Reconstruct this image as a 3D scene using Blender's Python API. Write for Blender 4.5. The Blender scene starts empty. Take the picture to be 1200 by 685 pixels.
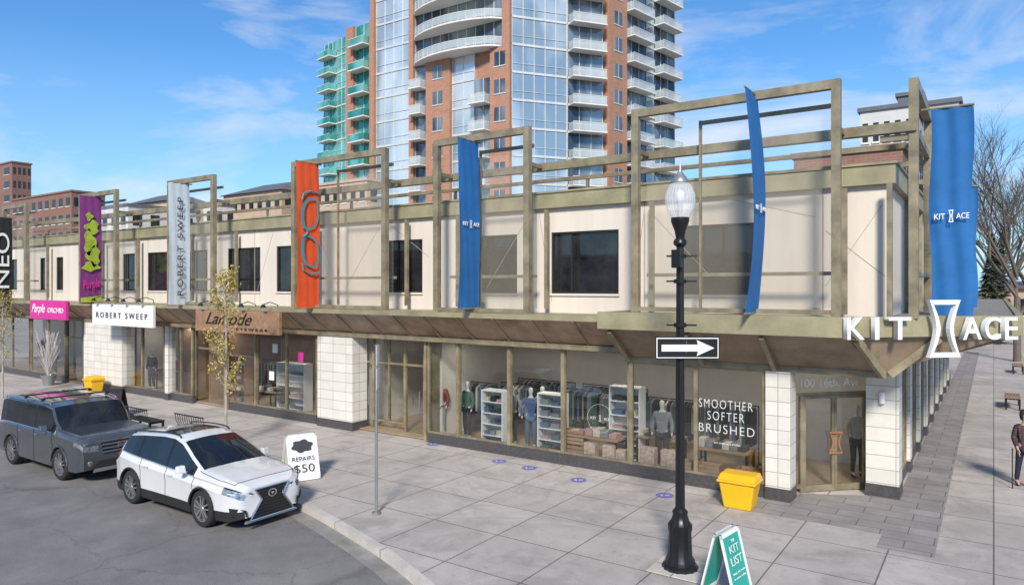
import bpy,bmesh,math,random
from mathutils import Vector,Matrix
from mathutils.geometry import tessellate_polygon
random.seed(4)
C=bpy.context.scene.collection
TH=math.radians(34.35);cs,sn=math.cos(TH),math.sin(TH)
HC=4.7;FL=826.0
def cw(r,d): return (-sn*d+cs*r, cs*d+sn*r)
def A_(px): return (px-600)/FL
def g(px,py,z=0):
    D=(HC-z)*FL/(py-335); return cw(A_(px)*D,D)
def fx(px,Y):
    a=A_(px); return Y/(cs+sn*a)*(-sn+cs*a)
def zz(px,py,Y):
    return HC+Y/(cs+sn*A_(px))*(335-py)/FL
# ---------------- materials
def newmat(n):
    m=bpy.data.materials.new(n); m.use_nodes=True; nt=m.node_tree
    return m,nt,nt.nodes,nt.links,nt.nodes['Principled BSDF']
def mk(n,col,rough=.7,metal=0,var=.12,sc=2.0,bump=0,bs=40,coat=0,emit=0,streak=0,spec=.5):
    m,nt,N,L,b=newmat(n)
    tc=N.new('ShaderNodeTexCoord'); mp=N.new('ShaderNodeMapping'); L.new(tc.outputs['Object'],mp.inputs[0])
    if streak: mp.inputs['Scale'].default_value=(1,1,.12)
    nz=N.new('ShaderNodeTexNoise'); nz.inputs['Scale'].default_value=sc; nz.inputs['Detail'].default_value=6; nz.inputs['Roughness'].default_value=.65
    L.new(mp.outputs[0],nz.inputs['Vector'])
    rp=N.new('ShaderNodeValToRGB'); L.new(nz.outputs[0],rp.inputs[0])
    rp.color_ramp.elements[0].position=.3; rp.color_ramp.elements[1].position=.7
    rp.color_ramp.elements[0].color=tuple(c*(1-var) for c in col)+(1,)
    rp.color_ramp.elements[1].color=tuple(min(1,c*(1+var)) for c in col)+(1,)
    L.new(rp.outputs[0],b.inputs['Base Color'])
    b.inputs['Roughness'].default_value=rough; b.inputs['Metallic'].default_value=metal
    b.inputs['Specular IOR Level'].default_value=spec
    b.inputs['Coat Weight'].default_value=coat; b.inputs['Coat Roughness'].default_value=.05
    if bump:
        n2=N.new('ShaderNodeTexNoise'); n2.inputs['Scale'].default_value=bs; n2.inputs['Detail'].default_value=4; L.new(tc.outputs['Object'],n2.inputs['Vector'])
        bp=N.new('ShaderNodeBump'); bp.inputs['Strength'].default_value=bump; bp.inputs['Distance'].default_value=.02
        L.new(n2.outputs[0],bp.inputs['Height']); L.new(bp.outputs[0],b.inputs['Normal'])
    if emit:
        L.new(rp.outputs[0],b.inputs['Emission Color']); b.inputs['Emission Strength'].default_value=emit
    return m
def tiles(n,c1,c2,mort,w,h,ms=.01,off=.5,flat=False,rough=.7,var=.25,nsc=1.2,bump=.3,fine=0,stain=0):
    m,nt,N,L,b=newmat(n)
    tc=N.new('ShaderNodeTexCoord'); v=tc.outputs['Object']
    if not flat:
        sp=N.new('ShaderNodeSeparateXYZ'); L.new(v,sp.inputs[0]); ad=N.new('ShaderNodeMath'); L.new(sp.outputs[0],ad.inputs[0]); L.new(sp.outputs[1],ad.inputs[1])
        cb=N.new('ShaderNodeCombineXYZ'); L.new(ad.outputs[0],cb.inputs[0]); L.new(sp.outputs[2],cb.inputs[1]); v=cb.outputs[0]
    br=N.new('ShaderNodeTexBrick'); L.new(v,br.inputs['Vector']); br.offset=off
    br.inputs['Scale'].default_value=1; br.inputs['Brick Width'].default_value=w; br.inputs['Row Height'].default_value=h; br.inputs['Mortar Size'].default_value=ms
    br.inputs['Mortar Smooth'].default_value=.1
    br.inputs['Color1'].default_value=(*c1,1); br.inputs['Color2'].default_value=(*c2,1); br.inputs['Mortar'].default_value=(*mort,1)
    def nsx(scale,lo,hi,det=9,dist=0,p0=.3,p1=.7):
        nz=N.new('ShaderNodeTexNoise'); nz.inputs['Scale'].default_value=scale; nz.inputs['Detail'].default_value=det; nz.inputs['Roughness'].default_value=.72; nz.inputs['Distortion'].default_value=dist; L.new(tc.outputs['Object'],nz.inputs['Vector'])
        rp=N.new('ShaderNodeMapRange'); rp.inputs[1].default_value=p0; rp.inputs[2].default_value=p1; rp.inputs[3].default_value=lo; rp.inputs[4].default_value=hi; L.new(nz.outputs[0],rp.inputs[0]); return rp.outputs[0]
    sc_=nsx(nsc,1-var,1+var)
    for args in ([(45,1-fine,1+fine,3)] if fine else [])+([(.35,1-stain,1.0,5,2.0,.42,.52),(3.5,1-stain*.8,1.0,4,.5,.34,.42)] if stain else []):
        mm=N.new('ShaderNodeMath'); mm.operation='MULTIPLY'; L.new(sc_,mm.inputs[0]); L.new(nsx(*args),mm.inputs[1]); sc_=mm.outputs[0]
    mx=N.new('ShaderNodeVectorMath'); mx.operation='SCALE'; L.new(br.outputs['Color'],mx.inputs[0]); L.new(sc_,mx.inputs['Scale'])
    L.new(mx.outputs[0],b.inputs['Base Color']); b.inputs['Roughness'].default_value=rough
    bp=N.new('ShaderNodeBump'); bp.inputs['Strength'].default_value=bump; bp.inputs['Distance'].default_value=.01; bp.invert=True
    L.new(br.outputs['Fac'],bp.inputs['Height']); L.new(bp.outputs[0],b.inputs['Normal'])
    return m
def glass(n,tint=(.80,.84,.84),f0=.12):
    m,nt,N,L,b=newmat(n); N.remove(b); out=N['Material Output']
    t=N.new('ShaderNodeBsdfTransparent'); t.inputs[0].default_value=(*tint,1)
    gl=N.new('ShaderNodeBsdfGlossy'); gl.inputs['Roughness'].default_value=.01
    lw=N.new('ShaderNodeLayerWeight'); lw.inputs[0].default_value=.5
    pw=N.new('ShaderNodeMath'); pw.operation='POWER'; pw.inputs[1].default_value=3.2; L.new(lw.outputs['Facing'],pw.inputs[0])
    mr=N.new('ShaderNodeMapRange'); mr.inputs[3].default_value=f0; mr.inputs[4].default_value=.95; L.new(pw.outputs[0],mr.inputs[0])
    nz=N.new('ShaderNodeTexNoise'); nz.inputs['Scale'].default_value=.8
    bp=N.new('ShaderNodeBump'); bp.inputs['Strength'].default_value=.06; bp.inputs['Distance'].default_value=.03; L.new(nz.outputs[0],bp.inputs['Height']); L.new(bp.outputs[0],gl.inputs['Normal'])
    mx=N.new('ShaderNodeMixShader'); L.new(mr.outputs[0],mx.inputs[0]); L.new(t.outputs[0],mx.inputs[1]); L.new(gl.outputs[0],mx.inputs[2]); L.new(mx.outputs[0],out.inputs[0])
    return m
def veil(n,col,al,rough=.3):
    m,nt,N,L,b=newmat(n); b.inputs['Base Color'].default_value=(*col,1); b.inputs['Alpha'].default_value=al; b.inputs['Roughness'].default_value=rough; return m
m_wall=mk('cream_stucco',(.67,.60,.52),.9,var=.12,sc=1.0,bump=.25,bs=60,streak=1)
m_bronze=mk('olive_bronze_metal',(.25,.210,.135),.45,.15,var=.42,sc=2.2)
m_olive=mk('olive_fascia_paint',(.31,.28,.17),.5,.1,var=.28,sc=1.3)
m_copper=mk('brown_weathered_panel',(.33,.22,.145),.45,.15,var=.45,sc=1.4,bump=.15,bs=8)
m_soff=mk('soffit_brown',(.25,.185,.125),.6,var=.35,sc=1.5)
m_dark=mk('dark_granite',(.07,.066,.07),.35,var=.3,sc=12)
m_stone=tiles('white_stone_tiles',(.72,.69,.63),(.64,.61,.55),(.32,.30,.27),.62,.31,.008,0,var=.10)
m_black=mk('black_paint',(.014,.015,.016),.35,.2,var=.2)
m_dull=mk('matte_black',(.017,.017,.018),.8,var=.1)
m_white=mk('white_paint',(.80,.80,.79),.5,var=.04)
m_faint=veil('faint_white_vinyl',(.85,.87,.85),.42)
m_vinyl=veil('white_vinyl',(.88,.89,.87),.8)
m_grey=mk('grey_metal',(.34,.35,.35),.4,.6,var=.15)
m_blue=mk('blue_banner_cloth',(.012,.125,.36),.8,var=.16,sc=1.5)
m_orange=mk('orange_banner_cloth',(.72,.085,.018),.75,var=.1)
m_teal=mk('teal_print',(.05,.26,.30),.7,var=.08)
m_wb=mk('pale_blue_cloth',(.55,.61,.66),.8,var=.06)
m_purple=mk('purple_cloth',(.20,.035,.18),.8,var=.15)
m_lime=mk('lime_print',(.32,.42,.03),.8,var=.3,sc=3)
m_pink=mk('magenta_panel',(.62,.03,.28),.5,var=.08)
m_yel=mk('yellow_plastic',(.80,.45,.01),.45,var=.06)
m_wood=mk('weathered_wood',(.30,.175,.10),.7,var=.35,sc=5,bump=.3)
m_sgreen=mk('teal_green_board',(.02,.36,.29),.5,var=.05)
m_ug=mk('upper_dark_glass',(.02,.022,.025),.04,0,var=.85,sc=.9,spec=.6)
m_glass=glass('shop_glass')
m_scr=veil('tan_screen_panel',(.50,.45,.35),.24,.4); m_scr2=veil('pale_screen_panel',(.70,.70,.64),.10,.3)
m_roof=mk('roof_gravel',(.22,.21,.19),.95,var=.3,sc=6)
m_floor=mk('shop_wood_floor',(.36,.26,.17),.4,var=.2)
m_int=mk('interior_plaster',(.60,.56,.51),.8,var=.06)
m_intw=mk('interior_wood_wall',(.36,.225,.13),.7,var=.25)
m_lamp=mk('warm_lamp_emission',(1,.87,.70),.5,var=.01,emit=17)
m_walk=tiles('concrete_slabs',(.50,.455,.42),(.42,.38,.352),(.17,.15,.135),1.55,1.55,.014,0,flat=True,rough=.85,var=.15,nsc=1.1,fine=.12,stain=.17)
m_pave=tiles('dark_pavers',(.30,.275,.265),(.25,.228,.222),(.12,.11,.105),.9,.45,.010,.5,flat=True,rough=.85,var=.22,fine=.1)
m_kerb=tiles('kerb_concrete',(.56,.52,.47),(.49,.45,.41),(.16,.15,.13),1.8,6,.012,0,flat=True,rough=.85,var=.22,fine=.1)
def asphalt():
    m,nt,N,L,b=newmat('asphalt')
    tc=N.new('ShaderNodeTexCoord')
    a=N.new('ShaderNodeTexNoise'); a.inputs['Scale'].default_value=.45; a.inputs['Detail'].default_value=9; a.inputs['Roughness'].default_value=.7; L.new(tc.outputs['Object'],a.inputs['Vector'])
    f=N.new('ShaderNodeTexNoise'); f.inputs['Scale'].default_value=60; f.inputs['Detail'].default_value=3; L.new(tc.outputs['Object'],f.inputs['Vector'])
    v=N.new('ShaderNodeTexVoronoi'); v.feature='DISTANCE_TO_EDGE'; v.inputs['Scale'].default_value=.33
    dm=N.new('ShaderNodeVectorMath'); dm.operation='MULTIPLY_ADD'; L.new(a.outputs['Color'],dm.inputs[0]); dm.inputs[1].default_value=(1.6,1.6,0); L.new(tc.outputs['Object'],dm.inputs[2]); L.new(dm.outputs[0],v.inputs['Vector'])
    r=N.new('ShaderNodeValToRGB'); L.new(a.outputs[0],r.inputs[0]); r.color_ramp.elements[0].position=.32; r.color_ramp.elements[1].position=.7
    r.color_ramp.elements[0].color=(.135,.128,.130,1); r.color_ramp.elements[1].color=(.26,.245,.24,1)
    mr=N.new('ShaderNodeMapRange'); L.new(v.outputs['Distance'],mr.inputs[0]); mr.inputs[2].default_value=.008; mr.inputs[3].default_value=.7
    mf=N.new('ShaderNodeMapRange'); L.new(f.outputs[0],mf.inputs[0]); mf.inputs[1].default_value=.3; mf.inputs[2].default_value=.7; mf.inputs[3].default_value=.68; mf.inputs[4].default_value=1.32
    mu=N.new('ShaderNodeMath'); mu.operation='MULTIPLY'; L.new(mr.outputs[0],mu.inputs[0]); L.new(mf.outputs[0],mu.inputs[1])
    s=N.new('ShaderNodeVectorMath'); s.operation='SCALE'; L.new(r.outputs[0],s.inputs[0]); L.new(mu.outputs[0],s.inputs['Scale']); L.new(s.outputs[0],b.inputs['Base Color'])
    b.inputs['Roughness'].default_value=.85
    bp=N.new('ShaderNodeBump'); bp.inputs['Strength'].default_value=.4; bp.inputs['Distance'].default_value=.01; L.new(f.outputs[0],bp.inputs['Height']); L.new(bp.outputs[0],b.inputs['Normal'])
    return m
m_asph=asphalt()
# ---------------- mesh builder
OFF={}
class MB:
    def __init__(s): s.v=[];s.f=[];s.m=[]
    def add(s,vs,fs,mi=0):
        o=len(s.v); s.v+= [tuple(v) for v in vs]; s.f+=[tuple(i+o for i in f) for f in fs]; s.m+=[mi]*len(fs); return s
    def box(s,x0,x1,y0,y1,z0,z1,mi=0):
        return s.add([(x0,y0,z0),(x1,y0,z0),(x1,y1,z0),(x0,y1,z0),(x0,y0,z1),(x1,y0,z1),(x1,y1,z1),(x0,y1,z1)],[(0,3,2,1),(4,5,6,7),(0,1,5,4),(1,2,6,5),(2,3,7,6),(3,0,4,7)],mi)
    def pbox(s,O,u,n,s0,s1,d0,d1,z0,z1,mi=0):
        def p(a,b,z): return (O[0]+u[0]*a+n[0]*b,O[1]+u[1]*a+n[1]*b,z)
        return s.add([p(s0,d0,z0),p(s1,d0,z0),p(s1,d1,z0),p(s0,d1,z0),p(s0,d0,z1),p(s1,d0,z1),p(s1,d1,z1),p(s0,d1,z1)],[(0,3,2,1),(4,5,6,7),(0,1,5,4),(1,2,6,5),(2,3,7,6),(3,0,4,7)],mi)
    def tube(s,p,q,r,r2=None,n=8,mi=0):
        p=Vector(p);q=Vector(q);r2=r if r2 is None else r2
        d=(q-p)
        if d.length<1e-6: return s
        d.normalize(); a=d.orthogonal().normalized(); b=d.cross(a)
        vs=[p+(a*math.cos(t)+b*math.sin(t))*r for t in [2*math.pi*i/n for i in range(n)]]+[q+(a*math.cos(t)+b*math.sin(t))*r2 for t in [2*math.pi*i/n for i in range(n)]]
        return s.add(vs,[(i,(i+1)%n,n+(i+1)%n,n+i) for i in range(n)]+[tuple(range(n))[::-1],tuple(range(n,2*n))],mi)
    def bar(s,p,q,w,h=None,mi=0):
        h=h or w; p=Vector(p);q=Vector(q); d=(q-p).normalized()
        a=d.cross(Vector((0,0,1)))
        if a.length<.01:a=Vector((1,0,0))
        a.normalize(); b=a.cross(d)
        c=[(-1,-1),(1,-1),(1,1),(-1,1)]
        vs=[e+a*(i*w/2)+b*(j*h/2) for e in (p,q) for i,j in c]
        return s.add(vs,[(3,2,1,0),(4,5,6,7),(0,1,5,4),(1,2,6,5),(2,3,7,6),(3,0,4,7)],mi)
    def path(s,pts,r,n=6,mi=0):
        for a,b in zip(pts,pts[1:]): s.tube(a,b,r,n=n,mi=mi)
        return s
    def lathe(s,prof,c=(0,0,0),n=20,axis='z',mi=0,flute=0):
        vs=[]
        for r,z in prof:
            for i in range(n):
                t=2*math.pi*i/n; rr=r*(1-(flute if i%2 else 0))
                if axis=='z': vs.append((c[0]+rr*math.cos(t),c[1]+rr*math.sin(t),c[2]+z))
                else: vs.append((c[0]+rr*math.cos(t),c[1]+z,c[2]+rr*math.sin(t)))
        k=len(prof)
        return s.add(vs,[(j*n+i,j*n+(i+1)%n,(j+1)*n+(i+1)%n,(j+1)*n+i) for j in range(k-1) for i in range(n)],mi)
    def prism(s,poly,z0,z1,mi=0):
        n=len(poly)
        return s.add([(x,y,z0) for x,y in poly]+[(x,y,z1) for x,y in poly],[tuple(range(n))[::-1],tuple(range(n,2*n))]+[(i,(i+1)%n,n+(i+1)%n,n+i) for i in range(n)],mi)
    def sheet(s,pts,th,mi=0):
        v=[Vector(p) for p in pts]; nn=(v[1]-v[0]).cross(v[2]-v[0]).normalized()*th; n=len(v)
        return s.add(v+[p+nn for p in v],[tuple(range(n))[::-1],tuple(range(n,2*n))]+[(i,(i+1)%n,n+(i+1)%n,n+i) for i in range(n)],mi)
    def build(s,name,mat,parent=None,smooth=0,bevel=0,label=None):
        me=bpy.data.meshes.new(name)
        o=bpy.data.objects.new(name,me); C.objects.link(o)
        if parent is not None: off=OFF.get(parent.name,(0,0,0))
        else:
            xs=[v[0] for v in s.v];ys=[v[1] for v in s.v];off=((min(xs)+max(xs))/2,(min(ys)+max(ys))/2,min(v[2] for v in s.v))
            if s.__dict__.get('world'): off=(0,0,0)
            o.location=off
        OFF[o.name]=off
        me.from_pydata([(v[0]-off[0],v[1]-off[1],v[2]-off[2]) for v in s.v],[],s.f)
        for m in (mat if isinstance(mat,(list,tuple)) else [mat]): me.materials.append(m)
        me.polygons.foreach_set('material_index',s.m)
        bm=bmesh.new(); bm.from_mesh(me); bmesh.ops.recalc_face_normals(bm,faces=bm.faces); bm.to_mesh(me); bm.free()
        if smooth:
            me.polygons.foreach_set('use_smooth',[True]*len(me.polygons)); me.set_sharp_from_angle(angle=math.radians(smooth))
        if bevel:
            b=o.modifiers.new('bevel','BEVEL'); b.width=bevel; b.segments=2; b.limit_method='ANGLE'
        if parent is not None: o.parent=parent
        if label: o['label']=label
        me.update(); return o
def BX(name,mat,parent,*a,bevel=0): return MB().box(*a).build(name,mat,parent,bevel=bevel)
def tag(o,label,cat,group=None):
    o['label']=label;o['category']=cat
    if group:o['group']=group
    return o
def E(name,loc,label,cat,group=None,rz=0):
    o=bpy.data.objects.new(name,None); C.objects.link(o); o.location=loc; o.rotation_euler=(0,0,rz); o.empty_display_size=.2
    OFF[o.name]=tuple(loc) if not rz else (0,0,0)
    return tag(o,label,cat,group)
def S(o): o['kind']='structure'; return o
def W(): m=MB(); m.world=True; return m
def dup(root,loc,rz,label):
    r=root.copy(); C.objects.link(r); r.location=loc; r.rotation_euler=(0,0,rz); r['label']=label
    def rec(a,b):
        for ch in list(a.children):
            c=ch.copy(); C.objects.link(c); c.parent=b; rec(ch,c)
    rec(root,r); return r
def txt(s,cen,xd,ud,w,h,mat,parent,depth=.006,name='lettering',shear=0,bold=.008,space=1):
    cu=bpy.data.curves.new('t','FONT'); cu.body=s; cu.extrude=.02; cu.shear=shear; cu.align_x='CENTER'; cu.offset=bold; cu.space_character=space
    t=bpy.data.objects.new('t',cu); C.objects.link(t)
    me=bpy.data.meshes.new_from_object(t.evaluated_get(bpy.context.evaluated_depsgraph_get()))
    bpy.data.objects.remove(t)
    xs=[v.co.x for v in me.vertices];ys=[v.co.y for v in me.vertices]
    cx,cy=(min(xs)+max(xs))/2,(min(ys)+max(ys))/2; sx=w/(max(xs)-min(xs)); sy=h/(max(ys)-min(ys))
    xd=Vector(xd).normalized();ud=Vector(ud).normalized();nd=xd.cross(ud)
    off=Vector(OFF.get(parent.name,(0,0,0))) if parent else Vector((0,0,0)); cen=Vector(cen)-off
    for v in me.vertices:
        v.co=cen+xd*((v.co.x-cx)*sx)+ud*((v.co.y-cy)*sy)+nd*(v.co.z*depth/.02)
    me.materials.clear(); me.materials.append(mat)
    o=bpy.data.objects.new(name,me); C.objects.link(o); o.parent=parent; return o
def hour(cen,xd,ud,w,h,t,mat,parent,depth=.03,name='emblem'):
    xd=Vector(xd).normalized();ud=Vector(ud).normalized();nd=xd.cross(ud)*depth;cen=Vector(cen)
    pts=[]
    for i in range(13):
        q=i/12*2-1; pts.append((w/2*(.55+.45*abs(q)**1.6),q*h/2))
    o=pts+[(-x,-y) for x,y in pts]; i=[(x-math.copysign(t,x),y*(1-2*t/h)) for x,y in o]
    m=MB(); n=len(o)
    P=lambda p,k:cen+xd*p[0]+ud*p[1]+nd*k
    m.add([P(p,1) for p in o]+[P(p,1) for p in i]+[P(p,0) for p in o]+[P(p,0) for p in i],
      [(a,(a+1)%n,n+(a+1)%n,n+a) for a in range(n)]+[(2*n+a,3*n+a,3*n+(a+1)%n,2*n+(a+1)%n) for a in range(n)]+[(a,2*n+a,2*n+(a+1)%n,(a+1)%n) for a in range(n)]+[(n+a,n+(a+1)%n,3*n+(a+1)%n,3*n+a) for a in range(n)])
    return m.build(name,mat,parent)
# ---------------- camera, world, sun
cam=bpy.data.objects.new('camera',bpy.data.cameras.new('camera')); C.objects.link(cam)
cam.location=(0,0,HC); cam.rotation_euler=(math.pi/2,0,TH); cam.data.lens=36*FL/1200; cam.data.shift_y=-7.5/1200; cam.data.clip_end=3000
bpy.context.scene.camera=cam
sc=bpy.context.scene; sc.view_settings.view_transform='Standard'; sc.view_settings.look='None'; sc.view_settings.exposure=0
sd=Vector((.40,-.75,0)).normalized(); el=math.radians(34)
w=bpy.data.worlds.new('World'); sc.world=w; w.use_nodes=True; N=w.node_tree.nodes; L=w.node_tree.links; bg=N['Background']
sk=N.new('ShaderNodeTexSky'); sk.sky_type='NISHITA'; sk.sun_disc=False; sk.sun_elevation=el; sk.sun_rotation=math.atan2(sd.x,sd.y); sk.air_density=1.0; sk.dust_density=.6; sk.ozone_density=2.0; sk.altitude=1000
STR=.15
tc=N.new('ShaderNodeTexCoord'); mp=N.new('ShaderNodeMapping'); mp.inputs['Scale'].default_value=(1.2,1.2,4.5); mp.inputs['Location'].default_value=(.35,.2,.1); L.new(tc.outputs['Generated'],mp.inputs[0])
nz=N.new('ShaderNodeTexNoise'); nz.inputs['Scale'].default_value=1.7; nz.inputs['Detail'].default_value=9; nz.inputs['Roughness'].default_value=.58; nz.inputs['Distortion'].default_value=.4; L.new(mp.outputs[0],nz.inputs['Vector'])
rp=N.new('ShaderNodeMapRange'); rp.inputs[1].default_value=.50; rp.inputs[2].default_value=.70; rp.inputs[4].default_value=.85; L.new(nz.outputs[0],rp.inputs[0])
sp=N.new('ShaderNodeSeparateXYZ'); L.new(tc.outputs['Generated'],sp.inputs[0])
hz=N.new('ShaderNodeMapRange'); hz.inputs[1].default_value=.0; hz.inputs[2].default_value=.30; hz.inputs[3].default_value=.6; hz.inputs[4].default_value=0; L.new(sp.outputs[2],hz.inputs[0])
mx0=N.new('ShaderNodeMixRGB'); mx0.inputs[2].default_value=(.54/STR,.72/STR,.90/STR,1); L.new(hz.outputs[0],mx0.inputs[0])
tint=N.new('ShaderNodeMixRGB'); tint.blend_type='MULTIPLY'; tint.inputs[0].default_value=1; tint.inputs[2].default_value=(.52,.92,1.20,1); L.new(sk.outputs[0],tint.inputs[1]); L.new(tint.outputs[0],mx0.inputs[1])
mx=N.new('ShaderNodeMixRGB'); mx.inputs[2].default_value=(.88/STR,.89/STR,.93/STR,1); L.new(rp.outputs[0],mx.inputs[0]); L.new(mx0.outputs[0],mx.inputs[1]); L.new(mx.outputs[0],bg.inputs[0]); bg.inputs[1].default_value=STR
sun=bpy.data.objects.new('sun',bpy.data.lights.new('sun','SUN')); C.objects.link(sun); sun.data.energy=4.7; sun.data.angle=math.radians(9); sun.data.color=(1,.92,.80)
sun.rotation_euler=Vector((-sd.x*math.cos(el),-sd.y*math.cos(el),-math.sin(el))).to_track_quat('-Z','Y').to_euler()
# ---------------- ground
m=W(); m.add([(-900,-900,-.142),(900,-900,-.142),(900,900,-.142),(-900,900,-.142)],[(0,1,2,3)]); S(m.build('ground',mk('city_ground',(.16,.155,.13),.95,var=.3,sc=.05)))
m=W(); m.add([(-250,-14,-.135),(250,-14,-.135),(250,60,-.135),(-250,60,-.135)],[(0,1,2,3)]); S(m.build('road',m_asph))
ctl=[(-120,10.5),(-40,10.5),(-17.5,10.5),(-15,10.4),(-12.5,10.0),(-10.4,9.45),(-8.3,8.75),(-6,7.6),(-3,5.4),(0,3.4),(4,2.4),(8,4),(9.5,8),(9.7,16),(9.7,120),(9.7,140)]
path=[]
for i in range(1,len(ctl)-2):
    p=[Vector(c) for c in ctl[i-1:i+3]]
    for k in range(8):
        t=k/8; path.append(tuple(.5*((2*p[1])+(-p[0]+p[2])*t+(2*p[0]-5*p[1]+4*p[2]-p[3])*t*t+(-p[0]+3*p[1]-3*p[2]+p[3])*t**3)))
path=[(-120,10.5)]+path+[(9.7,120)]
def offp(path,d):
    o=[]
    for i,p in enumerate(path):
        a=Vector(path[max(0,i-1)]);b=Vector(path[min(len(path)-1,i+1)]); t=(b-a).normalized(); n=Vector((-t.y,t.x)); o.append((p[0]+n.x*d,p[1]+n.y*d))
    return o
inn=offp(path,.16)
def strip(m,a,b,z0,z1):
    n=len(a)
    for i in range(n-1):
        m.add([(*a[i],z0),(*a[i+1],z0),(*b[i+1],z0),(*b[i],z0),(*a[i],z1),(*a[i+1],z1),(*b[i+1],z1),(*b[i],z1)],[(4,5,6,7),(0,1,5,4),(2,3,7,6)])
def flat(m,a,b,z):
    for i in range(len(a)-1): m.add([(*a[i],z),(*a[i+1],z),(*b[i+1],z),(*b[i],z)],[(0,1,2,3)])
m=W(); poly=inn+[(-120,120)]; tri=tessellate_polygon([[Vector((x,y,0)) for x,y in poly]]); m.add([(x,y,0) for x,y in poly],[tuple(t) for t in tri]); S(m.build('sidewalk',m_walk))
m=W(); strip(m,path,inn,-.13,.012); S(m.build('kerb',m_kerb))
m=W(); flat(m,offp(path,-.35),path,-.128); S(m.build('gutter',mk('gutter_concrete',(.27,.255,.235),.9,var=.3,sc=2)))
m=W(); m.add([(-1.75,14.2,.005),(-.85,14.2,.005),(-.85,60,.005),(-1.75,60,.005)],[(0,1,2,3)]); m.add([(-5.2,15.0,.005),(-1.75,15.0,.005),(-1.75,17.9,.005),(-5.2,16.0,.005)],[(0,1,2,3)])
S(m.build('paver_path',m_pave))
# ---------------- main building
B=E('commercial_building',(-24,20,0),'long two storey cream building with olive canopy and corner shop entrance','building')
YW=16.4;XE=-50;XS=-1.8;YB=42
def wallx(m,x0,x1,y0,y1,z0,z1,ops):
    ops=sorted(ops); x=x0
    for a,b,c,d in ops:
        m.box(x,a,y0,y1,z0,z1); m.box(a,b,y0,y1,z0,c); m.box(a,b,y0,y1,d,z1); x=b
    m.box(x,x1,y0,y1,z0,z1)
UW=[(798,884),(646,725),(561,606),(453,495),(324,341),(267,305),(222,243),(173,198),(144,158),(66,74),(47,53),(12,20)]
ops=[(fx(a,YW),fx(b,YW),4.5,6.15) for a,b in UW]
m=MB(); wallx(m,XE,XS,YW,YW+.3,3.9,6.8,ops)
m.box(XS-.3,XS,YW+.3,YW+3.6,3.9,6.8);m.box(XS-.3,XS,YW+3.6,YW+5.2,3.9,4.5);m.box(XS-.3,XS,YW+3.6,YW+5.2,6.1,6.8);m.box(XS-.3,XS,YW+5.2,YB,3.9,6.8)
m.box(XE,XS-.3,YB-.3,YB,3.9,6.8)
m.build('upper_wall',m_wall,B)
rv=mk('wall_joint',(.38,.32,.26),.9,var=.2)
for x in [-3.05,-7.2,-10.4,-12.4,-14.1,-19.6,-22.9,-27.3,-30.4,-34.2]:
    MB().bar((x,YW-.004,4.1),(x,YW-.004,6.8),.02,.012).build('joint',rv,B)
for xa,za,xb,zb in [(-3.0,5.9,-1.85,4.9),(-3.0,4.7,-1.9,6.4),(-7.1,6.6,-5.6,5.0),(-7.5,4.5,-7.2,6.6),(-10.3,6.7,-9.9,4.3),(-12.2,4.5,-10.6,6.7),(-16.0,6.7,-14.3,5.6),(-18,4.6,-16.4,6.6),(-19.4,6.6,-18.2,4.4),(-22.8,4.4,-21.8,6.7),(-21,6.7,-19.9,5.0),(-5.0,6.7,-3.2,6.2)]:
    MB().bar((xa,YW-.003,za),(xb,YW-.003,zb),.008,.012).build('diagonal_joint',rv,B)
m=MB(); m.box(XE,XS+.15,YW-.15,YW+.35,6.8,7.2); m.box(XS-.35,XS+.15,YW+.35,YB,6.8,7.2); m.box(XE,XS+.19,YW-.19,YW+.37,7.2,7.25);m.box(XS-.37,XS+.19,YW+.37,YB,7.2,7.25)
m.build('cornice',m_olive,B)
BX('roof',m_roof,B,XE,XS-.37,YW+.37,YB,6.6,6.85)
def upwin(x0,x1,z0,z1,side=False,k=1):
    f=MB(); t=.05; y0,y1=YW+.03,YW+.13
    f.box(x0,x1,y0,y1,z0,z0+t);f.box(x0,x1,y0,y1,z1-t,z1);f.box(x0,x0+t,y0,y1,z0+t,z1-t);f.box(x1-t,x1,y0,y1,z0+t,z1-t)
    for i in range(1,k+1):
        xm=x0+(x1-x0)*(.3 if k==1 else i/(k+1)); f.box(xm-.018,xm+.018,y0+.03,y1,z0+t,z1-t)
    p=MB(); p.box(x0+t,x1-t,YW+.09,YW+.11,z0+t,z1-t); sl=MB(); sl.box(x0-.03,x1+.03,YW-.05,YW+.029,z0-.06,z0)
    if side:
        for q in (f,p,sl): q.v=[(XS-(y-YW),YW+3.6+(x-x0),z) for x,y,z in q.v]
    fo=f.build('window',m_dull,B); p.build('pane',m_ug,fo); sl.build('sill',m_wall,fo)
for (x0,x1,z0,z1) in ops: upwin(x0,x1,z0,z1,k=1 if x1-x0>1 else 0)
upwin(0,1.6,4.5,6.1,True)
# left canopy
XJ=fx(712,15.1)
BX('canopy_fascia',m_olive,B,XE,XJ,15.08,YW-.02,3.84,3.98)
m=MB(); m.sheet([(XE,15.12,3.838),(XJ,15.12,3.838),(XJ,15.95,3.20),(XE,15.95,3.20)],.03); m.build('canopy_apron',m_copper,B)
x=XE
while x<XJ-.1:
    MB().bar((x,15.09,3.83),(x,15.93,3.18),.035,.03).build('apron_seam',m_soff,B); x+=1.22
BX('header_beam',m_bronze,B,XE,XJ-.01,15.9,16.3,3.05,3.19)
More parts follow.
